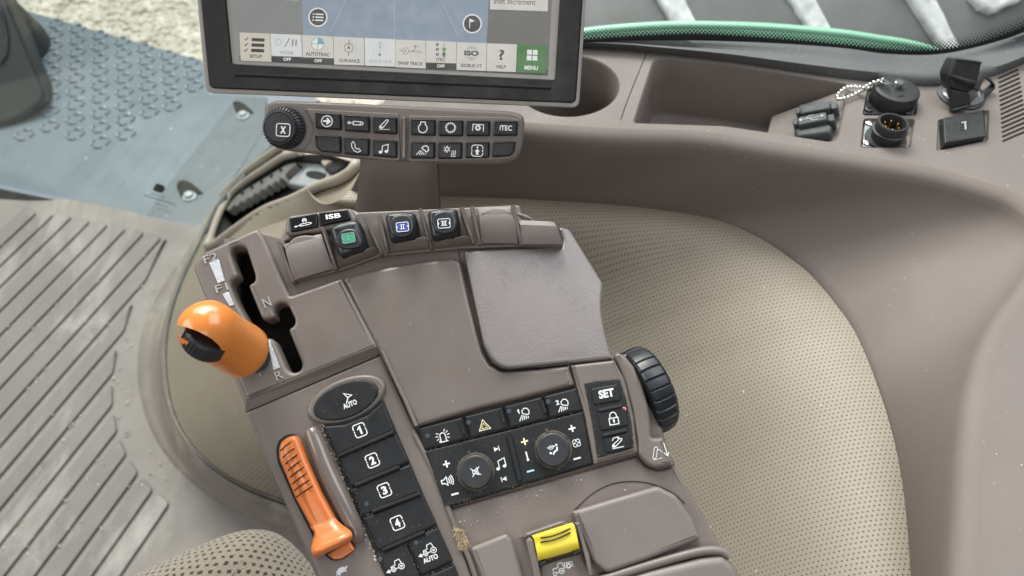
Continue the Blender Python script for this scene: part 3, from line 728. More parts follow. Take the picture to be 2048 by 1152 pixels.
def sph(c, r, n=10, m=6):
    rows = [[c + Vector((math.sin(math.pi*i/m)*math.cos(2*math.pi*k/n), math.sin(math.pi*i/m)*math.sin(2*math.pi*k/n), math.cos(math.pi*i/m)))*r for k in range(n)] for i in range(m+1)]
    return [v for r_ in rows for v in r_], grid_faces(m+1, n, True)
pts = [shp(*q, h) for q, h in zip(beads, bh)]
for p in pts: geos.append(sph(p, .0017))
for a, c in zip(pts, pts[1:]):
    r_ = tube_geo([a, c], .0005, 6); geos.append(([v for q in r_ for v in q], grid_faces(2, 6, True)))
merged(cap, 'bead_chain', geos, M['metal'], sharp=80)
loop_ = [shp(x, y, .0165) for x, y in [(945, 290), (915, 278), (890, 262), (862, 248), (848, 258), (862, 276), (890, 284), (918, 292)]]
tube(cap, 'chain_eye', smooth_curve(loop_, 4), .0008, M['metal'], 8)
# open round connector with pins
slab(sc_, 'connector_plate', SH, rp(Z(*zc_, [(690, 812), (718, 590), (1075, 600), (1050, 815)]), 4), -.003, -.006, M['bracket'], .0006)
for q in ((748, 622), (1042, 650), (728, 785), (1022, 806)): lathe(sc_, 'screw', shp(*q, -.003), (0, 0, 1), [(.0001, 0), (.0036, 0), (.0032, .0016), (.0016, .0022), (.0013, .0010), (.0001, .0010)], M['metal'], 16)
c0 = shp(893, 730, 0); c0.z = SHZ - .003
conn = lathe(sc_, 'round_connector', c0, (0, 0, 1), [(.0001, 0), (.0165, 0), (.0165, .002), (.0125, .0025), (.0125, .008), (.0138, .0085), (.0138, .0105), (.0125, .011), (.0125, .0175), (.0118, .0185), (.0104, .0185), (.0100, .0175), (.0100, .006), (.0001, .006)], M['blackplastic'], 40)
for k in range(6):
    a = k*math.pi/3 + .3; p = c0 + Vector((.0058*math.cos(a), .0058*math.sin(a), .006)); lathe(conn, 'pin', p, (0, 0, 1), [(.0001, 0), (.0009, 0), (.0009, .0085), (.0005, .0095), (.0001, .0096)], M['brass'], 8)
# power outlet with its rubber stopper folded back
p0 = shp(1515, 392, 0)
lathe(sc_, 'outlet_base', p0, (0, 0, 1), [(.0001, 0), (.0195, 0), (.0195, .0016), (.0182, .0026), (.0001, .0026)], M['greyrubber'], 40)
out = lathe(sc_, 'power_outlet', p0, (0, 0, 1), [(.0120, .0010), (.0172, .0020), (.0176, .0042), (.0165, .0058), (.0140, .0058), (.0130, .0045), (.0122, -.012)], M['metal'], 44)
lathe(out, 'outlet_bore', p0, (0, 0, 1), [(.0001, .0030), (.0128, .0030), (.0128, .0026)], M['dark'], 30)
TB = Plane(shp(1530, 440, .003), (0, -.86, .5))
st = slab(sc_, 'outlet_stopper', TB, rp(Z(*zc_, [(1408, 200), (1440, 130), (1472, 72), (1490, 64), (1690, 92), (1702, 106), (1668, 268), (1648, 330), (1560, 372), (1440, 330)]), [8, 6, 3, 3, 3, 3, 6, 8, 8, 8]), .008, -.006, M['blackplastic'], .003, seg=4)
slab(st, 'stopper_top', TB, rp(Z(*zc_, [(1478, 68), (1695, 96), (1700, 116), (1475, 88)]), 2), .0088, .006, M['greyrubber'], .001)
slab(st, 'stopper_lip', TB, rp(Z(*zc_, [(1412, 195), (1660, 262), (1650, 300), (1560, 292), (1425, 235)]), 4), .0125, .006, M['blackplastic'], .002)
slab(st, 'tongue', TB, rp(Z(*zc_, [(1420, 330), (1590, 360), (1606, 455), (1450, 498), (1440, 420)]), 2), .009, .004, M['blackplastic'], .001)
slab(st, 'tab', TB, rp(Z(*zc_, [(1450, 498), (1606, 456), (1604, 478), (1455, 526)]), 1), .012, .006, M['blackplastic'], .001)
tube(st, 'strap', smooth_curve([shp(x, y, h) for x, y, h in [(1640, 330, .02), (1690, 222, .016), (1740, 240, .012), (1782, 280, .008), (1775, 310, .005), (1715, 370, .003), (1655, 440, .003)]], 5), .0032, M['blackplastic'], 8, r2=.0012)
# square plate with the odd little slot
up_ = slab(sc_, 'switch_blank', SH, rp(Z(*zc_, [(1372, 566), (1716, 500), (1732, 720), (1560, 748), (1385, 782)]), 1.5), .005, -.004, M['blackplastic'], .0007)
slab(up_, 'slot', SH, Z(*zc_, [(1508, 598), (1578, 586), (1582, 664), (1512, 678)]), .0052, .0049, M['dark'], 0)
slab(up_, 'slot_blade', SH, Z(*zc_, [(1548, 610), (1562, 608), (1566, 664), (1552, 667)]), .0056, .0050, M['bracket'], 0)
slab(up_, 'slot_blade', SH, Z(*zc_, [(1522, 604), (1566, 597), (1567, 606), (1524, 613)]), .0056, .0050, M['bracket'], 0)

# ------------------------------------------------------------------ beige perforated cover from the console wall down to the floor
from mathutils.bvhtree import BVHTree
LZ = .10; LP_ = Plane((0, 0, LZ), (0, 0, 1))
Lp = [(600, 262), (545, 300), (490, 352), (440, 412), (400, 490), (365, 565), (342, 635), (333, 700), (336, 770), (350, 830), (377, 882), (427, 935), (500, 980), (590, 1014), (700, 1060), (860, 1220)]
NS, NR = 96, 60
Lc = paired(LP_, Lp, (342, 635), 34, NS-34); Rc2 = paired(RP, Rp, (1000, 399), 34, NS-34)
V, U = [], []; zpk = (400, 290, .1823)
for i in range(NS):
    a, b = Rc2[i] + Vector((0, 0, .002)), Lc[i]; d = b-a; hd = Vector((d.x, d.y, 0)); D = d.length; hn = hd.normalized()
    tg = (Rc2[min(i+1, NS-1)] - Rc2[max(i-1, 0)]).normalized(); nn = Vector((tg.y, -tg.x, 0)).normalized()
    Ta = (nn*.8 + hn*.3 + Vector((0, 0, .10))).normalized()*D*.42; Tb = (hn + Vector((0, 0, -1.0))).normalized()*D*1.05
    u = .3 - a.x; prev = a
    for j in range(NR):
        t = j/(NR-1); p = a*(2*t**3-3*t**2+1) + Ta*(t**3-2*t*t+t) + b*(-2*t**3+3*t*t) + Tb*(t**3-t*t)
        u += math.hypot((p-prev).x, (p-prev).z); prev = p; V.append(p); U.append((u, p.y))
Fc = grid_faces(NS, NR)
bvh = BVHTree.FromPolygons(V, Fc)
def on(px, py, lift=0):
    h = bvh.ray_cast(CAM, ray(px, py).normalized())
    return (h[0] + h[1]*(lift if h[1].dot(ray(px, py)) < 0 else -lift)) if h[0] else None
pocket = Z(*zpk, [(130, 1010), (240, 690), (350, 530), (500, 400), (700, 270), (960, 110), (1030, 105), (1400, 100), (1690, 190), (1640, 255), (1500, 350), (1300, 420), (1000, 560), (700, 680), (400, 880), (170, 1040)])
def to_px(p):
    q = p-CAM; z = q.dot(FWD); return (1024 + FPX*q.dot(RGT)/z, 576 - FPX*q.dot(UPV)/z)
drop = Z(*zpk, [(130, 1010), (-40, 900), (60, 700), (300, 420), (640, 120), (900, -120), (1800, -120), (1760, 190), (1640, 275), (1500, 370), (1300, 440), (1000, 580), (700, 700), (400, 900), (170, 1060)])
keep = [f for f in Fc if not inside(to_px((V[f[0]]+V[f[2]])/2), drop)]
cv = thing('side_cover', 'beige perforated vinyl side cover curving from the console wall to the floor', 'side cover', (-.1, .45, .0))
mesh_obj(cv, 'perforated_sheet', V, keep, M['vinyl'], uvs=U, sharp=80)
tube(cv, 'edge_seal', Lc, lambda f: .0075 - .0045*min(f*2.2, 1), M['seal'], 10)
# moulded frame of the pedal pocket
A3 = [on(425, 507, .002), on(600, 432, .002), LP_.hit(545, 300) + Vector((0, 0, .02))]
nP = (A3[1]-A3[0]).cross(A3[2]-A3[0]).normalized(); nP = nP if nP.dot(CAM-A3[0]) > 0 else -nP
PKP = Plane(A3[0], nP)
fr = [PKP.hit(x, y, .004) for x, y in Z(*zpk, [(1110, 70), (1000, 105), (900, 140), (700, 270), (500, 400), (350, 530), (240, 690), (160, 880), (105, 1040), (75, 1100), (170, 1075), (400, 910), (700, 715), (1000, 600), (1300, 455), (1500, 385), (1620, 320), (1690, 250), (1715, 200), (1725, 140)])]
fr = [p for p in fr if p]
tube(cv, 'pocket_frame', smooth_curve(fr, 6), .0062, M['trim'], 12)
o2 = [PKP.hit(x, y, .004) for x, y in Z(*zpk, [(900, 10), (790, 78), (560, 245), (380, 402), (240, 545)])]; o2 = [p for p in o2 if p]
if len(o2) > 2: tube(cv, 'outer_bead', smooth_curve(o2, 6), .0065, M['trim'], 12)
pp = [PKP.hit(x, y) for x, y in pocket]; pp = [p for p in pp if p]; cen = sum(pp, Vector())/len(pp)
rows = [pp, [p - nP*.10 for p in pp], [cen + (p-cen)*.02 - nP*.11 for p in pp]]
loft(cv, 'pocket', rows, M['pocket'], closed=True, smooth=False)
slab(cv, 'pocket_flange', PKP, Z(*zpk, [(900, 10), (790, 78), (560, 245), (380, 402), (240, 545), (60, 790), (-10, 930), (60, 1090), (105, 1040), (160, 880), (240, 690), (350, 530), (500, 400), (700, 270), (900, 140), (1000, 90)]), -.003, -.012, M['trim'], .002)
pv, pf_ = slab_geo(PKP, [(404, 505), (470, 462), (540, 428), (590, 398), (650, 372), (690, 352), (712, 330), (760, 330), (760, 430), (600, 480), (450, 512)], -.002, -.008, 0)
mesh_obj(cv, 'front_sheet', pv, pf_, M['vinyl'], uvs=[((v-PKP.p).dot(PKP.u), (v-PKP.p).dot(PKP.v)) for v in pv], smooth=False)
# pedal inside the pocket
pd = thing('foot_pedal', 'dusty black toothed foot pedal with grey bracket inside beige framed pocket', 'pedal', cen - nP*.06)
teeth = [(250, 712)]
top = [(370, 560), (500, 480), (700, 360), (850, 268), (970, 198), (1050, 185)]
low = [(1040, 215), (975, 270), (925, 320), (900, 365), (870, 360), (835, 405), (805, 400), (770, 445), (735, 442), (695, 490), (660, 488), (620, 535), (585, 532), (545, 580), (510, 578), (470, 625), (435, 622), (395, 668), (360, 666), (310, 715)]
slab(pd, 'toothed_tread', PKP, Z(*zpk, teeth + top + low), -.004, -.020, M['pedal'], .003)
for k in range(5):
    x = 455 + k*105; y = 515 - k*64
    slab(pd, 'tread_stud', PKP, rp(Z(*zpk, [(x-14, y+5), (x+12, y-14), (x+16, y+4), (x-8, y+26)]), 1), -.001, -.006, M['seal'], .001)
slab(pd, 'bracket', PKP, Z(*zpk, [(1000, 250), (1070, 180), (1320, 196), (1440, 300), (1420, 345), (1340, 400), (1180, 465), (890, 412)]), -.016, -.03, M['bracket'], .004, r=5)
slab(pd, 'bracket_hole', PKP, rp(Z(*zpk, [(1148, 320), (1185, 285), (1300, 285), (1400, 325), (1340, 385), (1200, 360)]), 8), -.0155, -.017, M['dark'], 0)
slab(pd, 'side_plate', PKP, Z(*zpk, [(262, 800), (420, 720), (900, 415), (1190, 470), (800, 640), (420, 860), (262, 905)]), -.030, -.045, M['seal'], .003)
slab(pd, 'pivot_block', PKP, Z(*zpk, [(1340, 240), (1440, 150), (1560, 150), (1600, 210), (1440, 320)]), -.010, -.03, M['seal'], .004)
slab(pd, 'pivot_cap', PKP, Z(*zpk, [(1322, 190), (1345, 155), (1435, 165), (1350, 232)]), -.006, -.02, M['trim'], .002)
# turned-up dusty edge of the floor mat against the cover
Gp = [(560, 330), (505, 372), (462, 405), (425, 440), (385, 490), (330, 570), (292, 645), (277, 720), (284, 800), (314, 880), (370, 950), (450, 1010), (560, 1062), (700, 1130), (840, 1300)]
Gc = paired(FL, Gp, (292, 645), 34, NS-34); rows = []
for f, k in ((0, 0), (.06, .012), (.2, -.001), (.4, -.014), (.6, -.020), (.8, -.015), (1, .0015), (1.05, -.004)):
    rows.append([Lc[i].lerp(Gc[i], f) + Vector((0, 0, k + .002)) for i in range(NS)])
loft(fm, 'turned_up_edge', rows, M['riser'], sharp=80)

# ------------------------------------------------------------------ seat cushion
st_ = [(60, 1260), (110, 1200), (190, 1150), (300, 1096), (400, 1053), (465, 1033), (515, 1033), (555, 1053), (603, 1105), (648, 1165), (700, 1260), (720, 1420), (40, 1420)]
SP = Plane((0, 0, .46), (0, -.10, 1))
poly = [tuple(p) for p in smooth_curve(st_, 4, closed=True)]
V, Fc = slab_geo(SP, poly, 0, -.10, .045, dome=.012, seg=8)
c = sum((Vector(((v-SP.p).dot(SP.u), (v-SP.p).dot(SP.v))) for v in V), Vector((0, 0)))/len(V); uvs = []
for v in V:
    q = Vector(((v-SP.p).dot(SP.u), (v-SP.p).dot(SP.v))); h = (v-SP.p).dot(SP.n); uvs.append(tuple(q + (q-c).normalized()*max(-h, 0)))
seat = thing('seat', 'beige seat cushion in dark flecked fabric beside the armrest', 'seat', SP.hit(450, 1250, -.12))
cu = mesh_obj(seat, 'cushion', V, Fc, M['fabric'], uvs=uvs, sharp=80)
lp = inset(ccw(clean([SP.uv(x, y, 0) for x, y in poly])), .020)
ring = [SP.w(q, -.0155) for q in lp]
tube(seat, 'piping', ring + ring[:1], .0022, M['fabric'], 8)
slab(seat, 'base', SP, [(90, 1290), (300, 1150), (480, 1090), (600, 1180), (660, 1420), (90, 1420)], -.10, -.16, M['blackplastic'], .01)

# ------------------------------------------------------------------ display
DP = Plane(at(780, 150, .535), (0, -math.cos(rad(33)), math.sin(rad(33))))
dm = thing('display_monitor', 'black framed touch display with grey rim showing a menu bar', 'display', DP.hit(785, 200, -.03))
def ex(a, c, y): return (a[0] + (c[0]-a[0])*(y-a[1])/(c[1]-a[1]), y)
lo, ro = ((393, 0), (409, 172)), ((1173, 0), (1160, 205)); TOP = -300
case = rp([ex(*lo, TOP), ex(*ro, TOP-14), (1158, 216), (411, 186)], [14, 14, 15, 15])
slab(dm, 'rear_housing', DP, rp([ex(*lo, TOP), ex(*ro, TOP-14), (1152, 208), (418, 180)], 16), -.006, -.045, M['bezel'], .004)
slab(dm, 'rim', DP, case, 0, -.012, M['rim'], .0012)
fin = rp([(401, TOP), (1165, TOP-10), (1151, 206), (418, 177)], [12, 12, 11, 11])
fin = rp([ex((400, 0), (416, 168), TOP+8), ex((1166, 0), (1153, 198), TOP-4), (1152, 207), (418, 177)], [12, 12, 12, 12])
zs = (380, 0, .3906)
well = [(448, -280), (1128, -288), (1112, 163), (465, 133)]
inner = [ex((451, 0), (463, 128), TOP+50), ex((1120, 0), (1110, 160), TOP+38), (1110, 160), (463, 128)]
slab(dm, 'bezel', DP, fin, .0022, -.004, M['bezel'], .0012, holes=[rp(inner, 4)])
slab(dm, 'bezel_step', DP, rp(inner, 3), -.0010, -.005, M['bezel'], .0)
# ridge under the glass
slab(dm, 'ledge', DP, rp(Z(*zs, [(225, 372), (225, 392), (1850, 460), (1850, 440)]), 2), .0036, .0020, M['bezel'], .0011)
scr_poly = [ex((467, 0), (478, 122), TOP+62), ex((1104, 0), (1096, 152), TOP+50), (1096, 152), (478, 123)]
sn = slab(dm, 'screen', DP, scr_poly, .0000, -.004, M['s_grey'], 0)
SH1 = .0
def tile(poly, m, h=.0003, name='tile'): return slab(sn, name, DP, poly, h, -.0001, M[m], 0)
tile([ex((604, 0), (606, 72), TOP+90), ex((978, 0), (973, 90), TOP+80), (973, 88), (606, 71)], 's_blue', .0002, 'map_area')
z5, z6 = (460, 60, .16113), (780, 60, .16113)
tile([(479, 112), (1095, 140), (1094, 150), (480, 121.5)], 's_black', .0002, 'status_strip')
T5 = [('s_setup', [(118, 30), (490, 46), (514, 395), (132, 380)]), ('s_tile2', [(500, 46), (882, 62), (893, 334), (515, 320)]), ('s_tile', [(893, 62), (1275, 80), (1285, 350), (903, 338)]),
      ('s_tile', [(1284, 80), (1662, 98), (1668, 440), (1294, 428)]), ('s_tile2', [(1672, 98), (2048, 115), (2050, 456), (1677, 441)])]
T6 = [('s_tile', [(68, 118), (440, 132), (443, 478), (68, 462)]), ('s_tile', [(447, 132), (822, 148), (820, 414), (447, 402)]), ('s_tile', [(829, 150), (1198, 163), (1192, 508), (826, 495)]),
      ('s_tile', [(1204, 165), (1577, 178), (1562, 522), (1198, 510)]), ('s_green', [(1581, 178), (1945, 193), (1940, 540), (1570, 524)])]
for m, p in T5: tile(Z(*z5, p), m, .0004)
for m, p in T6: tile(Z(*z6, p), m, .0004)
for zz, p in ((z5, [(517, 326), (893, 338), (899, 396), (520, 384)]), (z5, [(905, 342), (1285, 354), (1288, 411), (908, 398)]), (z6, [(447, 408), (820, 420), (820, 480), (447, 468)])): tile(Z(*zz, p), 's_black', .0004, 'state_strip')
tile(Z(380, 0, .3906, [(1535, -120), (1836, -130), (1832, 58), (1536, 48)]), 's_tile', .0004, 'shift_panel')
tile(Z(380, 0, .3906, [(480, -60), (556, -58), (556, 2), (480, -1)]), 's_tile', .0003, 'corner_panel')
ink(sn, 'lettering', DP, .0004, 1029, 3, 2, [('t', 'Shift Increment', 0, 0, 84, 12, .0)], M['s_dark'], 1.5)
hI = .0004; A = 2.4
def I5(x, y, items, m, w=1.6, name='icon', zz=z5, ang=A): 
    c = Z(*zz, [(x, y)])[0]; return ink(sn, name, DP, hI, c[0], c[1], ang, items, M[m], w)
K = .16113
chk = lambda y: [[(-24, y), (-22, y-2.5), (-17, y+3)]]
I5(330, 180, chk(10) + chk(-1) + chk(-12) + [('f', rbox(3, y, 26, 6.5, 2)[:-1]) for y in (9.5, -1.2, -12)], 's_black', 1.7)
T = lambda s, w, h, b=.02: [('t', s, 0, 0, w, h, b)]
I5(320, 326, T('SETUP', 24.5, 6.6), 's_dark', name='lettering'); I5(704, 282, T('WORK', 29, 7.4, 0), 's_mid', name='lettering'); I5(1090, 300, T('AUTOTRAC', 48, 7.6), 's_dark', name='lettering')
I5(1482, 381, T('GUIDANCE', 42, 6.8), 's_dark', name='lettering'); I5(1865, 392, T('QUICK LINE', 46, 7), 's_light', name='lettering')
I5(254, 415, T('SWAP TRACK', 50, 7), 's_dark', name='lettering', zz=z6); I5(632, 367, T('iTEC', 18, 7), 's_dark', name='lettering', zz=z6)
I5(1010, 443, T('ISOBUS VT', 42, 7), 's_dark', name='lettering', zz=z6); I5(1380, 457, T('HELP', 19, 6.4), 's_dark', name='lettering', zz=z6)
I5(1752, 469, T('MENU', 27, 8.6, .03), 's_white', name='lettering', zz=z6)
I5(710, 363, T('OFF', 15.5, 6.6, .035), 's_white', name='lettering'); I5(1096, 382, T('OFF', 15.5, 6.6, .035), 's_white', name='lettering'); I5(630, 447, T('OFF', 15.5, 6.6, .035), 's_white', name='lettering', zz=z6)
I5(602, 148, [('w', 2, arc(0, 0, 6, n=20))], 's_pale'); I5(712, 155, [('w', 1.4, [(-4.5, -9), (4.5, 9)])], 's_dark'); I5(800, 158, [('w', 3, [(-3.4, -6.5), (-3.4, 6.5)]), ('w', 3, [(3.4, -6.5), (3.4, 6.5)])], 's_mid')
I5(1090, 172, [('f', arc(0, 0, 12.2, n=24))], 's_white'); 
c = Z(*z5, [(1090, 172)])[0]
ink(sn, 'icon', DP, .0005, c[0], c[1], A, [('f', [(0, 0)] + arc(0, 0, 11.8, 0, 90, 8))], M['s_cyan']); ink(sn, 'icon', DP, .0006, c[0], c[1], A, [arc(0, 0, 12.2, n=28), [(-12, 0), (12, 0)], [(0, -12), (0, 12)]], M['s_mid'], 1)
I5(1475, 222, [arc(0, 0, 8.6, n=24), [(0, 8.6), (0, 15)], [(0, -8.6), (0, -16)], ('f', [(-4, -3.4), (0, 5.4), (4, -3.4), (0, -1)])], 's_dark', 1.2)
I5(1475, 222, [[(x, -9), (x, 9)] for x in (-15, -8.6, 8, 14)], 's_light', .7)
I5(1862, 240, [arc(0, 12, 2.6, n=14), ('f', arc(0, -11, 3, n=14)), [(0, -9), (0, 8)], ('f', [(-2, 3), (0, 8), (2, 3)])] , 's_mid', .9); I5(1862, 240, [[(x, -11), (x, 11)] for x in (-12, -6, 6, 12)], 's_light', .6)
I5(255, 250, [arc(-10, -2, 6.4, n=20), [(-23, -1.2), (-16, -1.4)], [(-4, -2.6), (24, -3)], smooth_curve([(2, -2.6, 0), (7, -.5, 0), (9.5, 5, 0), (10, 9, 0)], 5) and [(2, -2.6), (7, -.5), (9.5, 5), (10, 9)], ('f', [(6, 6), (9.5, 12), (13, 6.5)]), ('f', [(-12.5, -5), (-6.6, -2), (-12.5, 1)])], 's_mid', 1.3, zz=z6)
I5(350, 265, [[(0, 12), (0, 8)], [(0, 5), (0, 1)], [(0, -6), (0, -9)], [(0, -12), (0, -14)]], 's_light', 1.6, zz=z6)
arw = lambda x, y, k=1: ('f', [(x-5.8, y-.5), (x, y+5), (x+5.8, y-.5), (x+2.4, y-.5), (x+2.4, y-5.4), (x-2.4, y-5.4), (x-2.4, y-.5)])
I5(672, 182, [arw(0, 0)], 's_pale', zz=z6); I5(672, 240, [arw(0, 0)], 's_lime', zz=z6); I5(670, 302, [arw(0, 0)], 's_deep', zz=z6)
for y_, s_ in ((180, '3'), (240, '2'), (302, '1')):
    I5(588, y_, [('f', arc(0, 0, 3.1, n=12))], 's_dark', zz=z6); c = Z(*z6, [(588, y_)])[0]; ink(sn, 'icon', DP, .0005, c[0], c[1], A, [('t', s_, 0, 0, 1.8, 3.4, .02)], M['s_tile'])
I5(1012, 288, [('t', 'ISO', 0, 0, 29, 10.5, .05)], 's_dark', zz=z6)
I5(1012, 288, [arc(0, 0, 13, 35, 145, 12), arc(0, 0, 13, -145, -35, 12), arc(0, 0, 5, 50, 130, 8, ry=13), arc(0, 0, 5, -130, -50, 8, ry=13), [(-9, 8.6), (9, 8.6)], [(-9, -8.6), (9, -8.6)], [(0, 13), (0, 7.6)], [(0, -13), (0, -7.6)]], 's_mid', .8, zz=z6)
I5(1385, 308, [('t', '?', 0, 0, 11, 21, .03)], 's_dark', zz=z6)
I5(1765, 312, [('f', [(x, y), (x+9.6, y), (x+9.6, y+9.6), (x, y+9.6)]) for x in (-10.6, .9) for y in (-10.6, .9)], 's_white', zz=z6)
for (x, y, its) in ((636, 34.5, [('w', 2.6, [(-5, 6+d), (11, 6+d)]) for d in (0, -6, -12)] + [('f', arc(-9, 6+d, 1.7, n=8)) for d in (0, -6, -12)]), (944.5, 47.5, [('w', 1.6, [(-5, -9), (-5, 10)]), ('f', [(-4.5, 10), (-4.5, 2.5), (5.5, 5.5)])])):
    ink(sn, 'round_button', DP, .0004, x, y, A, [('f', arc(0, 0, 19.3, n=32))], M['s_white']); ink(sn, 'round_button', DP, .0005, x, y, A, [('f', arc(0, 0, 16.6, n=32))], M['s_dark']); ink(sn, 'icon', DP, .0006, x, y, A, its, M['s_white'])
ink(sn, 'guide_line', DP, .0003, 789, 35, 0, [('w', .8, [(0.5, -50), (0, 60)])], M['s_pale']); ink(sn, 'guide_line', DP, .0003, 678, 35, 0, [('w', .8, [(-17, -30), (25, 60)])], M['s_pale']); ink(sn, 'guide_line', DP, .0003, 895, 35, 0, [('w', .8, [(20, -34), (-20, 50)])], M['s_pale'])

# ------------------------------------------------------------------ button bar under the display
BP = Plane(at(790, 265, .522), (0, -math.cos(rad(42)), math.sin(rad(42))))
bb = thing('button_bar', 'brown plastic bar of black symbol buttons and round dial below display', 'keypad', BP.hit(790, 400, -.03))
z7, z8 = (520, 195, .13672), (800, 210, .12695)
slab(bb, 'body', BP, rp([(527, 210), (548, 200), (700, 206), (1020, 222), (1047, 229), (1050, 250), (1043, 300), (1030, 322), (1000, 328), (880, 327), (700, 316), (560, 300), (538, 283), (530, 250)], [14, 10, 0, 0, 16, 8, 8, 16, 10, 0, 0, 10, 10, 8]), 0, -.03, M['brown'], .003, seg=4)
for p in (Z(*z7, [(640, 160), (2030, 235), (2060, 900), (2000, 935), (600, 790), (740, 640), (770, 420), (720, 260)]), Z(*z8, [(130, 165), (1700, 190), (1890, 225), (1880, 400), (1830, 700), (1760, 850), (1640, 865), (500, 895), (150, 895), (115, 840)])):
    slab(bb, 'key_field', BP, rp(p, 5), .0012, -.002, M['brown'], .0008)
slab(bb, 'divider', BP, rp(Z(*z8, [(25, 190), (45, 175), (85, 180), (100, 210), (90, 830), (70, 860), (35, 855), (20, 820)]), 2.5), .0038, 0, M['brown_gloss'], .002)
def bkey(zz, pts, r=3): return slab(bb, 'button', BP, rp(Z(*zz, pts), r), .0046, -.001, M['keyclean'], .0011)
def bink(o, zz, x, y, items, w=2.0, ang=3): 
    c = Z(*zz, [(x, y)])[0]; return ink(o, 'icon', BP, .0046, c[0], c[1], ang, items, M['white'], w)
def gear(r, n, t=2.2): 
    p = []
    for k in range(n):
        a = 360*k/n; s = 360/n
        for da, rr in ((-.5, r), (-.28, r), (-.2, r+t), (.2, r+t), (.28, r)): p.append((rr*math.cos(rad(a+da*s)), rr*math.sin(rad(a+da*s))))
    return p + [p[0]]
b = bkey(z7, [(800, 212), (1180, 238), (1185, 478), (815, 452)]); bink(b, z7, 980, 347, [arc(0, 0, 10.8, n=28), ('f', [(-7.5, 2), (0, 2), (-1.5, 6.5), (2, 6.5), (8, 0), (2, -6.5), (-1.5, -6.5), (0, -2), (-7.5, -2)])], 1.9)
b = bkey(z7, [(1220, 245), (1600, 270), (1600, 516), (1240, 490)]); bink(b, z7, 1402, 377, [arc(-13.5, .4, 2, n=12), [(-11, .4), (-5, .4)], [(-5, -3), (9, -3), (9, 3.4), (-5, 3.4), (-5, -3)], [(9, -3), (13, -2.4), (15, 0), (13, 2.8), (9, 3.4)]], 1.6)
b = bkey(z7, [(1640, 270), (2005, 292), (2005, 540), (1650, 520)]); bink(b, z7, 1822, 395, [[(-9, -4), (3.5, 9.5), (6.5, 9.5), (6.8, 6.5), (-3.5, -7.5), (-7.5, -8.2), (-9.8, -6.5), (-9, -4)], arc(-6.3, -5, 1.4, n=8), ('w', .9, [(-10, -10), (11, -9.4)])], 1.5)
b = bkey(z7, [(800, 540), (1180, 565), (1180, 822), (880, 792), (815, 720)])
b = bkey(z7, [(1220, 575), (1600, 600), (1590, 856), (1235, 830)]); bink(b, z7, 1405, 725, [[(-6, 11), (-9.5, 6.5), (-8, -1), (-3, -7.5), (4, -10.5), (10, -7), (5.5, -2.5), (2.2, -4.2), (-2.5, .6), (-1.6, 4.4), (-6, 11)]], 1.5)
b = bkey(z7, [(1640, 610), (2005, 632), (2000, 886), (1650, 860)]); bink(b, z7, 1810, 750, [('f', arc(-6, -7, 3.6, n=14, ry=3)), ('f', arc(5.5, -5, 3.6, n=14, ry=3)), [(-2.8, -7), (-2.8, 5.5), (8.6, 9.2), (8.6, -4.6)]], 1.7)
b = bkey(z8, [(165, 210), (560, 226), (555, 486), (170, 474)]); bink(b, z8, 360, 350, [[(-5, 10.5), (5.5, 10.5)] , [(-4.4, 10.5), (-4.6, 5.8)] + arc(0, -2.2, 8.8, 122, 418, 22) + [(4.6, 5.8), (5, 10.5)]], 1.9, 2)
b = bkey(z8, [(605, 230), (1000, 236), (990, 492), (610, 490)]); bink(b, z8, 797, 357, [arc(0, 0, 8.3, n=30)] + [('w', 1.7, [(8.6*math.cos(k*math.pi/8), 8.6*math.sin(k*math.pi/8)), (11.4*math.cos(k*math.pi/8), 11.4*math.sin(k*math.pi/8))]) for k in range(16)], 1.6, 2)
b = bkey(z8, [(1045, 240), (1425, 244), (1415, 490), (1045, 490)]); bink(b, z8, 1228, 360, [[(-10.6, -6.5), (-10, 6.8), (11, 6.4), (11, -7.2)], gear(3.2, 8, 1.7), ], 1.6, 2)
b = bkey(z8, [(1485, 243), (1860, 252), (1850, 482), (1470, 486)]); bink(b, z8, 1668, 362, [('t', 'iTEC', 0, 0, 24.5, 10.5, .02)], 1.5, 2)
ray5 = lambda: [[(-8, 1.5), (-13.5, -9)]]
b = bkey(z8, [(165, 575), (555, 582), (545, 846), (165, 840)]); bink(b, z8, 358, 715, [[(-2, 4.4), (8.5, -3.6)] , [(-2, 4.4), (1.5, 8), (6.5, 9.4), (11, 6.5), (12, 1), (8.5, -3.6)]] + [('w', 1.5, [(a, b_), (c_, d_)]) for a, b_, c_, d_ in ((-4.6, .5, -12.5, -8.6), (-2.4, -.8, -7, -8.8), (0, -2.2, -3, -9), (3, -4, .8, -9), (6, -6, 5, -9.2))], 1.9, 0)
b = bkey(z8, [(600, 580), (985, 586), (975, 850), (600, 850)]); bink(b, z8, 780, 722, [[(-5+7*math.cos(rad(a)), 3+7*math.sin(rad(a))), (-5+3*math.cos(rad(a)), 3+3*math.sin(rad(a)))] for a in range(30, 390, 60)] + [arc(-5, 3, 3.2, n=6)] + [[(-5+5*math.cos(rad(a+14)), 3+6.6*math.sin(rad(a+14))), (-5+4.6*math.cos(rad(a)), 3+4.6*math.sin(rad(a))), (-5+6.4*math.cos(rad(a-14)), 3+6.4*math.sin(rad(a-14)))] for a in range(30, 390, 60)] + [[(x, -9), (x-1, -6), (x+.8, -3), (x, 1)] for x in (5, 8.4, 11.8)] + [('w', 1.2, [(3, -11), (13, -10.8)])], 1.2, 2)
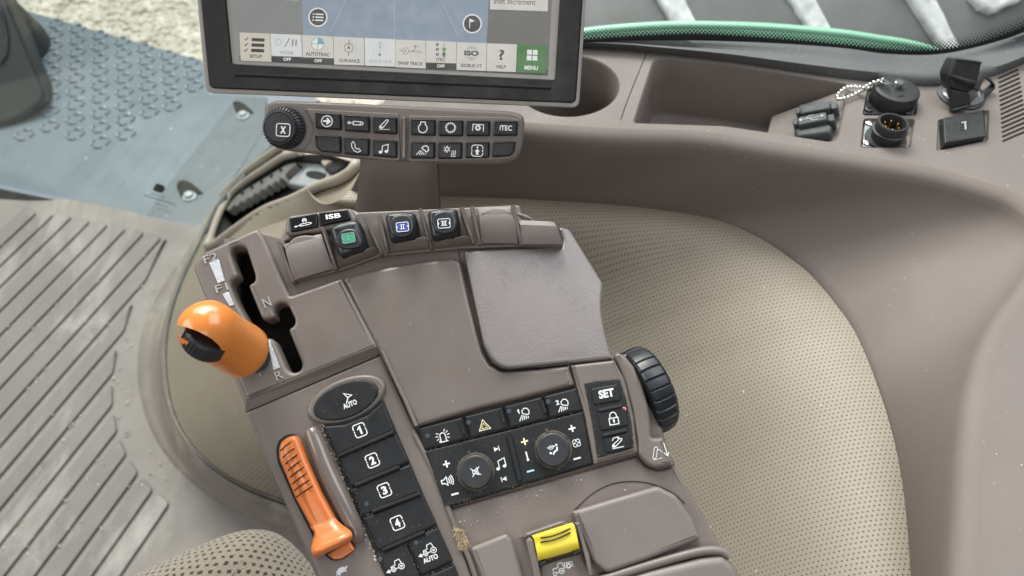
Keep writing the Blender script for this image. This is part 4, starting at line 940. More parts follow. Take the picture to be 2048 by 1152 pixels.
b = bkey(z8, [(1035, 585), (1415, 580), (1405, 830), (1035, 840)]); bink(b, z8, 1217, 720, [rbox(0, 0, 22, 22, 6)[k:k+13] for k in (0,)] and [arc(-5.6, 5.6, 5.6, 90, 180, 6)[::-1] + [(5.6, 11.2)] + arc(5.6, 5.6, 5.6, 90, 0, 6)[1:], [(-11.2, 5.6), (-11.2, 3.6)], [(11.2, 5.6), (11.2, 3.6)], [(-11.2, -3.6)] + arc(-5.6, -5.6, 5.6, 180, 270, 6) + arc(5.6, -5.6, 5.6, 270, 360, 6) + [(11.2, -3.6)], ('f', [(-11.6, 2.6), (-9, 0), (-11.6, -2.6)]), ('f', [(11.6, 2.6), (9, 0), (11.6, -2.6)]), ('f', [(-5.2, -1.5), (0, 3.8), (5.2, -1.5), (2.4, -1.5), (2.4, -8), (-2.4, -8), (-2.4, -1.5)]), ('f', arc(.3, 6.6, 1.9, n=10))], 1.5, 2)
bkey(z8, [(1465, 580), (1830, 570), (1800, 740), (1740, 805), (1450, 826)])
# dial
c = BP.hit(572, 257, 0); dn = (BP.n + RGT*-.10).normalized(); s = BP.scale(572, 257)
rows = lathe_geo(c, dn, [(41*s, 0), (41.5*s, .004), (40*s, .0075), (34.5*s, .009), (33.5*s, .0115), (32.4*s, .0125), (29*s, .0130), (28.4*s, .0124), (27.6*s, .0130), (.0001, .0130)], 144)
for q in rows[1:4]:
    cq = sum(q, Vector())/len(q)
    for k in range(144):
        if k % 4 < 2: q[k] = cq + (q[k]-cq)*.955 - dn*.0008
dial = loft(bb, 'dial', rows, M['knob'], closed=True, caps=True, sharp=30)
DLP = Plane(c, dn)
ink(dial, 'icon', DLP, .0131, 566.5, 260, 3, [rbox(0, 0, 27, 25, 5), ('t', 'X', 0, 0, 11.5, 14.5, .06)], M['white'], 1.9)
# arched foot of the bar, down to the armrest
rows = []
for f, (xl, xr, y, h) in enumerate(((722, 872, 300, -.008), (720, 874, 330, -.010), (718, 876, 360, -.020), (714, 877, 395, -.030), (708, 879, 425, -.036))):
    y2 = y
    A_, B_ = BP.hit(xl, y, h), BP.hit(xr, y+4, h); row = []
    for k in range(13):
        t = k/12; e = .006*(1-(2*t-1)**8); row.append(A_.lerp(B_, t) + BP.n*e)
    for k in range(12, -1, -1): row.append(A_.lerp(B_, k/12) - BP.n*.015)
    rows.append(row)
loft(bb, 'foot', rows, M['brown'], closed=True, caps=True)

# ------------------------------------------------------------------ armrest console
AN = Vector((0, -math.sin(rad(25)), math.cos(rad(25))))
AP = Plane(at(1024, 760, .43), AN)
ar = thing('armrest_console', 'brown armrest console crowded with levers, keys, dials and an orange gear handle', 'armrest', AP.hit(950, 1000, -.05))
def asl(name, poly, h1, h0, m='brown', b=.0010, par=None, **kw): return slab(par or ar, name, AP, poly, h1, h0, M[m], b, **kw)
base = [(388, 536), (412, 508), (516, 460), (560, 472), (574, 434), (700, 416), (720, 424), (1034, 408), (1046, 444), (1090, 452), (1104, 472), (1160, 570), (1162, 615), (1200, 718), (1262, 705), (1296, 760), (1347, 930), (1450, 1114), (1500, 1215), (656, 1215), (494, 828)]
well_ = Z(380, 440, .27778, [(270, 160), (420, 160), (490, 420), (780, 640), (840, 1010), (800, 1130), (690, 1130), (500, 880), (400, 800), (270, 500)])
asl('body', base, -.0065, -.055, 'brown_dusty', .002, holes=[well_])

# gear gate
zg = (380, 440, .27778); zh = (340, 380, .43945)
slot = rp(Z(*zg, [(288, 240), (300, 195), (350, 182), (400, 195), (468, 405), (462, 445), (415, 466), (512, 705), (545, 726), (615, 700), (598, 650), (615, 610), (665, 592), (705, 612), (756, 720), (746, 762), (705, 785), (806, 1035), (795, 1082), (745, 1102), (698, 1080), (608, 868), (575, 846), (535, 855), (480, 840), (335, 590), (288, 465), (303, 430), (346, 404)]), 7, 3)
gate = asl('gear_gate', rp([(384, 532), (408, 504), (514, 456), (526, 470), (579, 592), (683, 555), (757, 695), (492, 802)], [10, 12, 8, 6, 6, 4, 4, 2]), 0, -.011, 'brown', .0022, holes=[slot])
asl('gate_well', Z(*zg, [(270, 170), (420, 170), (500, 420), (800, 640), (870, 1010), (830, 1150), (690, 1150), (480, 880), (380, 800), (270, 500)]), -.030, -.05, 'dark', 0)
w1 = [AP.hit(492, 801, -.001), AP.hit(757, 694.5, -.001), AP.hit(762, 708, -.0045), AP.hit(490, 824, -.0045)]
mesh_obj(ar, 'gate_lip', w1 + [p - AN*.008 for p in w1], [(0, 1, 2, 3), (2, 3, 7, 6), (1, 2, 6, 5), (0, 3, 7, 4)], M['brown'], smooth=False)
def emb(s_, x, y, w, h, ang, nm='raised_letter'): return ink(gate, nm, AP, -.0002, *Z(*zg, [(x, y)])[0], ang, [('t', s_, 0, 0, w, h, .0)], M['chrome'], thick=.0005)
emb('F2', 150, 275, 28, 15, -18); emb('F1', 230, 490, 25, 15, -18); emb('N', 555, 595, 15, 19, -22); emb('P', 515, 1090, 11, 17, -22); emb('R', 642, 1118, 15, 17, -22)
for p in ([(138, 308), (205, 285), (250, 436), (200, 456)], [(233, 534), (276, 515), (318, 612), (285, 620)], [(562, 872), (572, 868), (648, 1062), (598, 1082)]):
    slab(gate, 'silver_mark', AP, Z(*zg, p), .0005, -.0005, M['silver'], .0002)

# orange gear handle: a rounded grip on its stem, with a thumb wheel let into the end
zo = (340, 560, .19096)
G0, G1 = at(*Z(*zo, [(395, 520)])[0], .386), at(*Z(*zo, [(775, 755)])[0], .414)
r0, r1 = 60/FPX*.386, 56/FPX*.414
ax = (G1-G0).normalized(); prof = []
for k in range(9):
    a = math.pi/2*k/8; prof.append((max(r0*math.sin(a), .0001), -r0*math.cos(a)*.98))
Lg = (G1-G0).length
prof += [(r0*.995, Lg*.25), (r0*.97, Lg*.55), (r1*.99, Lg*.75), (r1, Lg*.90), (r1*.99, Lg*1.0), (r1*.94, Lg*1.04), (.0001, Lg*1.04)]
rows = lathe_geo(G0, ax, prof, 48)
V = [v for r in rows for v in r]; Fc = grid_faces(len(rows), 48, True); Fc.append(tuple(range((len(rows)-1)*48, len(rows)*48)))
lip = at(*Z(*zo, [(150, 420)])[0], .382)
for i, v in enumerate(V):                       # draw the tip out to a blunt beak
    d = (v-lip).length
    if d < .016: V[i] = v + (lip - RGT*.0016 + UPV*.001 - v)*.24*(1-d/.016)
def boolean(parent, name, V, Fc, cutters, m):
    me = bpy.data.meshes.new('grip'); me.from_pydata(V, [], Fc); bm = bmesh.new(); bm.from_mesh(me); bmesh.ops.remove_doubles(bm, verts=bm.verts, dist=1e-5); bmesh.ops.recalc_face_normals(bm, faces=bm.faces); bm.to_mesh(me); bm.free()
    o = bpy.data.objects.new('grip', me); COL.objects.link(o); tmp = []
    for cv_, cf in cutters:
        mc = bpy.data.meshes.new('cut'); mc.from_pydata(cv_, [], cf); bm = bmesh.new(); bm.from_mesh(mc); bmesh.ops.recalc_face_normals(bm, faces=bm.faces); bm.to_mesh(mc); bm.free()
        c_ = bpy.data.objects.new('cut', mc); COL.objects.link(c_); md = o.modifiers.new('b', 'BOOLEAN'); md.operation = 'DIFFERENCE'; md.object = c_; md.solver = 'EXACT'; tmp.append(c_)
    bpy.context.view_layer.update(); r_ = bpy.data.meshes.new_from_object(o.evaluated_get(bpy.context.evaluated_depsgraph_get()))
    V2 = [v.co.copy() for v in r_.vertices]; F2 = [tuple(p.vertices) for p in r_.polygons]
    for c_ in tmp: bpy.data.objects.remove(c_)
    bpy.data.objects.remove(o); return mesh_obj(parent, name, V2, F2, m, sharp=50)
lens = rp(Z(*zo, [(60, 470), (170, 492), (300, 540), (430, 610), (520, 690), (552, 770), (525, 840), (450, 852), (350, 815), (250, 720), (188, 640), (100, 600)]), 5, 3)
cut = []
for t in (.30, .3905): cut.append([at(x, y, t) for x, y in lens])
m_ = len(lens); cutter = (cut[0]+cut[1], grid_faces(2, m_, True) + [tuple(range(m_)), tuple(range(m_, 2*m_))])
handle = boolean(ar, 'gear_handle', V, Fc, [cutter], M['orange'])
wc = at(*Z(*zo, [(376, 642)])[0], .3835); wa = (RGT*.56 + UPV*.72 - FWD*.36).normalized()
rows = lathe_geo(wc, wa, [(.0001, -.006), (.0104, -.0045), (.0112, -.0035), (.0112, .0030), (.0100, .0042), (.0001, .0048)], 96)
for q in rows[1:4]:
    cq = sum(q, Vector())/96
    for k in range(0, 96, 3): q[k] = cq + (q[k]-cq)*.975
loft(handle, 'thumb_wheel', rows, M['lever'], closed=True, caps=True, sharp=35)
sd = (AP.hit(520, 690, -.02) - G1); tube(handle, 'stem', [G1 + ax*.01, AP.hit(500, 700, -.008), AP.hit(505, 690, -.028)], .0085, M['lever'], 16)

# key strip
asl('key_panel', rp([(491, 825), (762, 710), (829, 857), (870, 948), (965, 1215), (662, 1215)], [6, 3, 0, 0, 0, 0]), -.0030, -.02, 'brown', .0014)
tube(ar, 'panel_bead', [AP.hit(x, y, -.0030) for x, y in [(829, 868), (838, 885), (862, 930), (880, 975), (905, 1040), (940, 1120), (960, 1180)]], .0016, M['brown'], 8)
oring = asl('oval_ring', ellipse(692.5, 798, 83, 41.5, -22, 56), -.0008, -.005, 'brown', .0018)
ob = asl('oval_key', ellipse(691, 800, 69, 34.8, -22, 56), .0004, -.004, 'key', .0012)
ink(ob, 'icon', AP, .0004, 694, 796, -22, [[(-3, 10.5), (11, 2), (2, -.2), (-3, 10.5)], [(2.2, 0), (-4, -9)]], M['white'], 2.2)
ink(ob, 'lettering', AP, .0004, 700, 808.5, -22, [('t', 'AUTO', 0, 0, 29, 10.5, .03)], M['white'])
keys = [('1', [(645, 853), (690, 849), (735, 830), (766, 804), (790, 862), (672, 911)], (720, 860.5)), ('2', [(674, 916), (791, 867), (819, 924), (702, 974)], (745, 921)),
        ('3', [(703, 978), (820, 928), (843, 984), (722, 1033)], (769, 980.5)), ('4', [(724, 1037), (845, 988), (874, 1051), (755, 1102)], (795, 1046))]
asl('rubber_pad', rp([(643, 850), (766, 798), (845, 985), (872, 1045), (905, 1125), (945, 1215), (800, 1215), (757, 1125)], 3), -.0022, -.006, 'key', .0006)
frame = lambda k=1: [arc(-7, 8, 5, 90, 180, 5)[::-1] + arc(7, 8, 5, 90, 0, 5), [(-12, 8), (-12, 3.5)], [(12, 8), (12, 4)], [(-12, -3)] + arc(-7, -8, 5, 180, 270, 5) + arc(7, -8, 5, 270, 360, 5) + [(12, -3)], ('f', [(-12.6, 2.4), (-10, 0), (-12.6, -2.4)]), ('f', [(12.6, 2.4), (10, 0), (12.6, -2.4)])]
for s_, p, c in keys:
    k_ = asl('key', rp(p, 4), 0, -.004, 'key', .0011)
    ink(k_, 'numeral', AP, 0, c[0], c[1], -22, frame() + ([('t', s_, 0, 0, 10.5, 17, .04)] if s_ != '1' else [('f', [(-4.6, 3.4), (.6, 8.5), (3.4, 8.5), (3.4, -8.5), (-.6, -8.5), (-.6, 3.6), (-4.6, .8)])]), M['white'], 2)
for a, b_ in (((676, 913), (788, 864)), ((711, 971), (799, 934)), ((745, 1023), (842, 987)), ((765, 1101), (850, 1064))):
    tube(ar, 'key_groove', [AP.hit(*a, .0002), AP.hit(*b_, .0002)], .0011, M['seam'], 8)
def tractor(auto): return [arc(-6, -5, 4.6, n=18), arc(-6, -5, 1.3, n=8), arc(13, -4, 6.2, n=20), arc(13, -4, 2.0, n=8), [(-10, -1), (-9, 2.5), (0, 3), (3, 12), (13, 12.6), (15.5, 2.2)], [(-1.6, -5), (6.8, -5)], [(-11, -5), (-17, -5)], ('f', [(-15, -.4), (-24, -5.2), (-15, -9.8)])]
k5 = asl('key', rp([(758, 1107), (811, 1084), (846, 1166), (864, 1215), (802, 1215), (775, 1150)], 4), 0, -.004, 'key', .0011)
ink(k5, 'icon', AP, 0, 791, 1133, -22, tractor(0), M['white'], 1.7, .9)
k6 = asl('key', rp([(815, 1081), (875, 1055), (906, 1124), (843, 1151)], 4), 0, -.004, 'key', .0011)
ink(k6, 'icon', AP, 0, 855, 1101, -22, tractor(1), M['white'], 1.7, .9); ink(k6, 'lettering', AP, 0, 861, 1117, -22, [('t', 'AUTO', 0, 0, 31, 10.5, .03)], M['white'])
asl('key', rp([(846, 1157), (908, 1130), (940, 1215), (872, 1215)], 4), 0, -.004, 'key', .0011)
for x, y in ((760, 1118), (832, 1085), (733, 1008)): asl('indicator', pxdisc(x, y, 4.6, 14), .0002, -.001, 'led', .0001)

# orange speed slider in its slot, glossy ridge beside it
zl = (530, 830, .27947)
asl('slider_slot', rp(Z(*zl, [(78, 245), (95, 180), (150, 140), (215, 132), (250, 180), (330, 350), (520, 755), (655, 960), (560, 1035), (480, 1045), (420, 1000), (330, 850), (205, 600), (90, 340)]), 6), -.0026, -.004, 'seam', .0004)
sl = asl('speed_slider', rp(Z(*zl, [(90, 245), (108, 190), (160, 152), (212, 142), (236, 168), (300, 330), (400, 555), (512, 762), (470, 830), (370, 845), (328, 815), (212, 598), (130, 400), (95, 320)]), 6), .0035, -.004, 'orange2', .0030, dome=.0028, seg=5)
for k in range(8):
    f = k/7; a = (112 + 108*f, 262 + 330*f - 40*(1-f)); b_ = (188 + 150*f, 190 + 320*f)
    a = (105 + 112*f + 6*math.sin(math.pi*f), 262 + 332*f); b_ = (186 + 156*f, 195 + 314*f)
    pts = [AP.hit(*Z(*zl, [(a[0]+(b_[0]-a[0])*t, a[1]+(b_[1]-a[1])*t - 16*math.sin(math.pi*t)*(.3))])[0], .0046 + .0018*math.sin(math.pi*min(t*.9+.1, 1))) for t in (0.06, .25, .5, .75, 1)]
    tube(sl, 'groove', pts, .00042, M['seam'], 6)
asl('slider_foot', rp(Z(*zl, [(440, 1000), (600, 900), (642, 965), (545, 1032), (490, 1036)]), 4), .0005, -.004, 'orange2', .001)
rows = []
for (xl, yl, xr, yr, h) in ((322, 800, 500, 735, .0035), (340, 838, 515, 762, .0062), (340, 868, 540, 785, .0068), (328, 905, 572, 806, .0080), (318, 955, 602, 832, .0112), (320, 980, 612, 850, .0128), (326, 1000, 616, 868, .0130), (336, 1014, 616, 884, .0122), (350, 1024, 610, 898, .0095), (368, 1028, 600, 910, .0050), (372, 1026, 598, 908, -.003)):
    A_, C_ = AP.hit(*Z(*zl, [(xl, yl)])[0], h), AP.hit(*Z(*zl, [(xr, yr)])[0], h)
    rows.append([A_.lerp(C_, k/12) - AN*(.0035*abs(k/6-1)**5 if h > .004 else 0) for k in range(13)])
loft(ar, 'slider_grip', rows, M['orange2'], sharp=70)
rid = smooth_curve([AP.hit(*Z(*zl, [p])[0], h) for p, h in (((330, 110), -.0015), ((370, 200), 0), ((450, 400), .0005), ((540, 590), .0005), ((640, 800), -.0005), ((680, 900), -.0028))], 6)
tube(ar, 'glossy_ridge', rid, lambda f: .0022 + .0028*math.sin(math.pi*min(.12+f*.85, 1))**.5, M['brown_gloss'], 20, r2=None, sharp=80)
ink(ar, 'turtle_mark', AP, -.0030, 683, 1143, -30, [('f', [(-13, -3), (-9, 4), (-2, 8), (6, 8), (11, 4), (16, 6), (15, 2), (10, -2), (9, -6), (6, -3), (-4, -3), (-6, -7), (-8, -3)])], M['silver'])

# centre panel and right hand lid
zm, zn = (640, 470, .33862), (900, 430, .32115)
asl('centre_panel', rp([(684.5, 556), (735, 541), (792, 529.5), (850, 521), (906, 516), (922, 522), (938, 599), (955, 666), (966, 705), (980, 728), (1006, 742), (1138, 731), (1151, 769), (1040, 797), (960, 816), (834, 853), (800, 790)], [3, 0, 0, 0, 6, 8, 0, 0, 0, 0, 8, 3, 3, 0, 0, 3, 0]), .0010, -.012, 'brown', .0026, seg=4, bend=lambda u, v: -.25*(u+.03)**2 - .25*(v-.03)**2)
tube(ar, 'panel_groove', [AP.hit(x, y, .0008) for x, y in [(764, 700), (790, 757), (812, 803), (833, 852)]], .0012, M['brown'], 8)
LN = Vector((.10, -.35, .93)).normalized(); LDP = Plane(AP.hit(1060, 620, .0008), LN)
lid_ = slab(ar, 'storage_lid', LDP, rp([(928, 500), (1040, 493), (1126, 490), (1129, 474), (1120, 449), (1141, 451), (1209, 563), (1204, 611), (1212, 662), (1228, 715), (1012, 737), (986, 722), (969, 690)], [2, 0, 0, 4, 2, 8, 3, 20, 20, 3, 16, 16, 10]), 0, -.03, M['lid'], .0016, bend=lambda u, v: -.55*max(u+.02, 0)**2 - .55*max(v+.02, 0)**2)
scf = []
for x, y, l, a in ((1005, 540, 9, 40), (1012, 546, 7, 35), (1020, 552, 6, 50), (1004, 560, 7, 55), (1010, 571, 5, 20), (1062, 527, 10, 8), (1074, 533, 6, 70), (1088, 512, 9, 60), (1092, 500, 6, 70), (1122, 526, 11, 4), (1120, 575, 5, 60), (1135, 590, 3, 50), (1150, 602, 8, 15), (1168, 616, 9, 20), (1050, 545, 6, 65)):
    c_, s_ = math.cos(rad(a))*l/2, math.sin(rad(a))*l/2; scf.append([(x-1060-c_, 560-y+s_), (x-1060+c_*.2, 560-y-s_*.1), (x-1060+c_, 560-y-s_)])
SCP = Plane(AP.hit(1060, 620, .0008), LN)
ink(lid_, 'scuff', SCP, .0002, 1060, 560, 0, scf, M['scuff'], .9)
tube(ar, 'lid_line', [AP.hit(x, y, .0010) for x, y in [(916, 498), (930, 560), (950, 640), (962, 690), (975, 722), (1000, 738), (1020, 740), (1138, 728)]], .0004, M['seam'], 6)

# comfort panel: four top keys, lower field, two knobs
zv = (800, 680, .40964)
asl('comfort_panel', rp([(833, 857), (1156, 775), (1172, 840), (1187, 929), (889, 1018)], 2), -.0030, -.012, 'seam', .0004)
e0, e1, l0, l1 = Vector((834, 857)), Vector((1156, 775)), Vector((848, 900)), Vector((1168, 820))
cuts = [0, .288, .535, .782, 1.0]
icons = []
for k in range(4):
    p = [e0.lerp(e1, cuts[k]+(.006 if k else .002)), e0.lerp(e1, cuts[k+1]-.006), l0.lerp(l1, cuts[k+1]-.006), l0.lerp(l1, cuts[k]+(.006 if k else .002))]
    icons.append(asl('key', rp([tuple(q) for q in p], 2.5), -.0010, -.004, 'key', .0010))
for x, y in ((925, 856), (1005, 834), (1087, 814)):
    tube(ar, 'key_ridge', [AP.hit(x-3.5, y-12, -.0008), AP.hit(x+3.5, y+12, -.0008)], .0012, M['key'], 8)
for x, y in ((855, 872), (937, 845), (1018, 822.5), (1096.5, 803.5)): asl('indicator', pxdisc(x, y, 4.8, 16), -.0007, -.002, 'led', .0001)
hT = -.0010
B_ = -14.5
beam = lambda: [[(-3, 10), (0, -2)]]
ink(icons[0], 'icon', AP, hT, 886, 874, B_, [[(-5.5, -9), (-5.5, 3)] + arc(0, 3, 5.5, 180, 0, 8) + [(5.5, -9)], [(-9, -9.5), (9, -9.5)]] + [('w', 1.6, [(9*math.cos(rad(a)), 2+9*math.sin(rad(a))), (14.5*math.cos(rad(a)), 2+14.5*math.sin(rad(a)))]) for a in (-25, 5, 35, 62, 145, 175, 205, 230)], M['white'], 1.8)
ink(icons[1], 'icon', AP, hT, 968, 851, B_, [[(-11.5, -8.5), (0, 11.5), (11.5, -8.5), (-11.5, -8.5)], ('w', 1.0, [(-6, -5.2), (0, 4.8), (6, -5.2), (-6, -5.2)])], M['yellowprint'], 1.5)
def lampi(n): return [[(-3, 1.5), (8, -3.5)], [(-3, 1.5), (-2.5, 7), (2.5, 11), (8, 9.8), (11, 5), (10.4, -.6), (8, -3.5)], ('t', n, -9.5, 7.5, 6.5, 9.5, .03) if n == '2' else ('f', [(-12, 9), (-9.6, 12), (-8, 12), (-8, 2.6), (-10, 2.6), (-10, 9), (-12, 7.4)])] + [('w', 1.7, [(a, b), (c, d)]) for a, b, c, d in ((-4.5, -1, -12, -12), (-2, -2.4, -6.5, -12), (.8, -3.8, -1.6, -11.6), (3.8, -5, 2.4, -11), (7, -6.4, 6.4, -10.4))]
ink(icons[2], 'icon', AP, hT, 1048, 828, B_, lampi('1'), M['white'], 1.8); ink(icons[3], 'icon', AP, hT, 1126, 810, B_, lampi('2'), M['white'], 1.8)
low_ = asl('lower_field', rp([(849, 903), (1168, 823), (1186, 927), (890, 1015)], 2), -.0014, -.005, 'key', .0007)
tube(ar, 'field_divider', [AP.hit(1018, 872, -.0006), AP.hit(1029, 915, -.0006), AP.hit(1040, 960, -.0006)], .0016, M['key'], 10)
hL = -.0014
for cx, cy in ((951.6, 943.5), (1107, 899)):
    s_ = AP.scale(cx, cy); cc_ = AP.hit(cx, cy, -.0014)
    lathe(ar, 'grime_ring', cc_, AN, [(31*s_, -.0002), (38*s_, .0000), (37*s_, .0003), (34*s_, .0006), (31*s_, .0005)], M['grime'], 40)
    for (ax_, ay_, bx_, by_) in ((-15, -42, -10, -28), (7, 30, 11, 42)): tube(ar, 'field_groove', [AP.hit(cx+ax_, cy+ay_, -.0014), AP.hit(cx+bx_, cy+by_, -.0014)], .0010, M['grime'], 8)
    kn = lathe(ar, 'round_knob', AP.hit(cx, cy, .0040) - AN*.0054, AN, [(33*s_, 0), (33*s_, .0036), (32*s_, .0050), (30*s_, .0054), (.0001, .0054)], M['knob'], 48)
    if cx < 1000: ink(kn, 'icon', AP, .0040, cx, cy, B_, [[(-6, -3), (-6, 3), (-2, 3), (4, 7), (4, -7), (-2, -3), (-6, -3)], [(-9, 8.5), (9, -8.5)], [(-9, -8.5), (9, 8.5)]], M['white'], 1.6)
    else: ink(kn, 'icon', AP, .0040, cx, cy, B_, [[(-10.5, 6), (-5, 8.5), (1, 7.5), (-1, 2), (-6, 1.5), (-10.5, 6)], ('f', arc(7.5, 7.5, 2.4, n=10)), ('w', 3, [(8, 3.5), (6.5, -3), (1, -4.5), (-3, -10)]), ('f', [(-8, -3), (-4, -5), (-7, -9), (-10, -6)]), ('w', 1.4, [(-7, 5), (-1, 5.5)]), ('f', [(1, 4), (5, 6), (1, 8)])], M['white'], 1.2)
plus = [('w', 3.2, [(-7, 0), (7, 0)]), ('w', 3.2, [(0, 7), (0, -7)])]; minus = [('w', 3.4, [(-7.5, 0), (7.5, 0)])]
def li(x, y, items, m='white', w=2, nm='icon'): return ink(low_, nm, AP, hL, x, y, B_, items, M[m], w)
li(893, 928, plus); li(910, 988, minus); li(1144, 857, plus); li(1154, 917, minus); li(1049, 883, plus, 'yellowprint'); li(1061, 942, minus, 'blueprint'); li(1054, 912, [('w', 2.8, [(0, 9), (0, -6)]), ('f', arc(0, -8, 2.6, n=10))])
li(896, 961, [[(-13, -4), (-13, 3), (-8, 3), (-2, 8), (-2, -9), (-8, -4), (-13, -4)]] + [arc(-6, -.5, r_, -38, 38, 8) for r_ in (8.5, 12.5, 16.5)], w=2)
li(1002, 928, [('f', arc(-8, -8, 3.7, n=12, ry=3.2)), ('f', arc(6, -5.5, 3.7, n=12, ry=3.2)), [(-4.8, -8), (-4.8, 7), (9, 10.5), (9, -5)]], w=1.8)
li(993, 898, [('f', [(-5, -4.5), (-5, 4.5), (4, 0)]), [(5, -5), (5, 5)]], w=1.6); li(1008, 958, [('f', [(5, -4.5), (5, 4.5), (-4, 0)]), [(-5, -5), (-5, 5)]], w=1.6)
li(1153, 886, [arc(4.4*math.cos(rad(a)), 4.4*math.sin(rad(a)), 4.2, a-150, a+150, 12) for a in (45, 135, 225, 315)], w=1.4)

# SET panel and its frame
zr = (1130, 680, .24302)
asl('set_frame', rp([(1142, 730), (1229, 720), (1250, 757), (1268, 830), (1277, 906), (1188, 929), (1170, 832)], [2, 2, 0, 0, 4, 2, 0]), .0004, -.02, 'brown', .0016)
sp_ = asl('set_field', rp(Z(*zr, [(155, 355), (250, 335), (450, 318), (500, 470), (545, 660), (572, 888), (430, 930), (265, 975), (225, 700)]), [3, 0, 4, 0, 0, 4, 0, 4, 0]), .0009, -.002, 'key', .0007)
for cx, cy, w_, h_, a_ in ((1212, 789, 56, 34, -10), (1226, 838, 58, 38, -11), (1235, 886, 54, 32, -12)):
    c_, s_ = math.cos(rad(a_)), math.sin(rad(a_)); q = [(cx+x*c_-y*s_, cy+x*s_+y*c_) for x, y in ((-w_/2, -h_/2), (w_/2, -h_/2), (w_/2, h_/2), (-w_/2, h_/2))]
    kk = asl('key', rp(q, 6), .0017, 0, 'key', .0008)
    if cy < 800: ink(kk, 'lettering', AP, .0017, cx+.5, cy-2, -11, [('t', 'SET', 0, 0, 31, 17, .045)], M['white'])
    elif cy < 850: ink(kk, 'icon', AP, .0017, cx+1, cy, -10, [[(-9, -11), (9, -11), (9, 2), (-9, 2), (-9, -11)], [(-6.5, 2), (-6.5, 7)] + arc(0, 7, 6.5, 180, 0, 10) + [(6.5, 2)], ('f', arc(0, -2.6, 2.2, n=10)), ('w', 2.4, [(0, -3), (0, -8)])], M['white'], 1.9)
    else: ink(kk, 'icon', AP, .0017, cx-1, cy-1, -10, [[(-10, -8), (-10, -4), (7, 7), (10.5, 6), (10, 3), (-5, -8), (-10, -8)], arc(-7, -5.4, 1.4, n=8), ('w', 1.6, [(-11, -11), (12, -10)]), ('w', 1.6, [(-9, 5), (-5, 10), (1, 10.5), (5, 9)]), ('f', [(3, 12.5), (7, 8), (1.5, 7)])], M['white'], 1.7)
for a, b_ in (((1197, 822), (1242, 812)), ((1205, 872), (1252, 861))): tube(ar, 'key_ridge', [AP.hit(*a, .0012), AP.hit(*b_, .0012)], .0013, M['key'], 8)
asl('indicator', pxdisc(1248.5, 818, 4.2, 14), .0016, 0, 'redled', .0002)
# shroud of the depth wheel and its printed foot
asl('wheel_shroud', rp(Z(*zr, [(405, 125), (440, 95), (500, 130), (570, 215), (640, 370), (690, 540), (712, 700), (716, 805), (810, 800), (915, 1030), (735, 1058), (660, 1010), (608, 940), (600, 800), (560, 560), (500, 340), (430, 170)]), [4, 4, 0, 0, 0, 0, 0, 6, 4, 4, 14, 10, 6, 0, 0, 0, 0]), .0014, -.02, 'brown', .0022)
ink(ar, 'wheel_mark', AP, .0014, *Z(*zr, [(770, 925)])[0], -13, [[(-14, -9), (-6, 11), (-2, 12), (0, 9.5), (-7, -9), (-11, -11), (-14, -9)], ('w', 1, [(-14, -13), (5, -12)]), ('w', 1.2, [(-2, 6), (3, 5), (7, -2)]), ('w', 1.8, [(14, 16), (16, -10)]), ('w', 1.6, [(10, -3), (16, -11), (20, -4)])], M['white'], 1.2)
pd_ = (RGT*.93 + UPV*.36).normalized(); tw = -FWD
wax = (pd_*.975 + FWD*.22).normalized(); we2 = (tw*.975 + pd_*.22).normalized(); we1 = wax.cross(we2)
wcn = at(*Z(*zr, [(580, 452)])[0], .447); RW = .0262; rows = []; NW = 26*8
for hgt, rr in ((0, .78), (.0004, .94), (.0016, .985), (.005, 1.0), (.009, .995), (.0125, .965), (.0145, .90), (.015, .78)):
    row = []
    for k in range(NW):
        a = 2*math.pi*k/NW; gq = k % 8; dip = .965 if gq == 0 else 1.0
        if rr < .9: dip = 1
        row.append(wcn + wax*hgt + (we1*math.cos(a) + we2*math.sin(a))*RW*rr*dip)
    rows.append(row)
loft(ar, 'depth_wheel', rows, M['lever'], closed=True, caps=True, sharp=24)

# rear of the armrest
zy = (900, 1000, .2832)
asl('rear_deck', rp([(886, 1022), (1190, 936), (1275, 912), (1292, 932), (1318, 941), (1350, 933), (1385, 990), (1453, 1110), (1470, 1140), (1505, 1215), (975, 1215), (935, 1120)], [2, 0, 4, 6, 6, 3, 0, 6, 0, 0, 0, 0]), -.0040, -.03, 'brown_dusty', .002)
asl('seam_arc', [tuple(p) for p in smooth_curve([(1148, 1020), (1180, 990), (1215, 970), (1255, 962), (1300, 966), (1345, 985), (1370, 1006)], 5)] + [tuple(p) for p in smooth_curve([(1370, 1008), (1345, 987), (1300, 968), (1255, 964), (1215, 972), (1180, 992), (1149, 1022)], 5)], -.0037, -.006, 'seam', 0)
asl('elbow_lid', rp([(1144, 1023), (1230, 997), (1316, 972), (1352, 990), (1385, 1035), (1403, 1078), (1300, 1118), (1213, 1148), (1186, 1125)], [6, 0, 6, 6, 0, 8, 0, 12, 8]), .0012, -.006, 'brown_soft', .0024, seg=4)
asl('elbow_pad', rp([(1180, 1178), (1300, 1142), (1400, 1117), (1446, 1111), (1470, 1130), (1520, 1230), (1190, 1230)], [6, 0, 0, 8, 10, 0, 0]), .0020, -.02, 'brown_soft', .004, seg=4)
tube(ar, 'pad_roll', smooth_curve([AP.hit(x, y, -.001) for x, y in [(1185, 1166), (1300, 1130), (1395, 1104), (1440, 1102), (1458, 1112)]], 5), .0024, M['brown'], 10)
asl('small_pad', rp([(940, 1096), (1013, 1067), (1023, 1078), (1040, 1128), (1065, 1215), (985, 1215)], [8, 6, 4, 0, 0, 0]), .0005, -.006, 'brown_soft', .0022, seg=4)
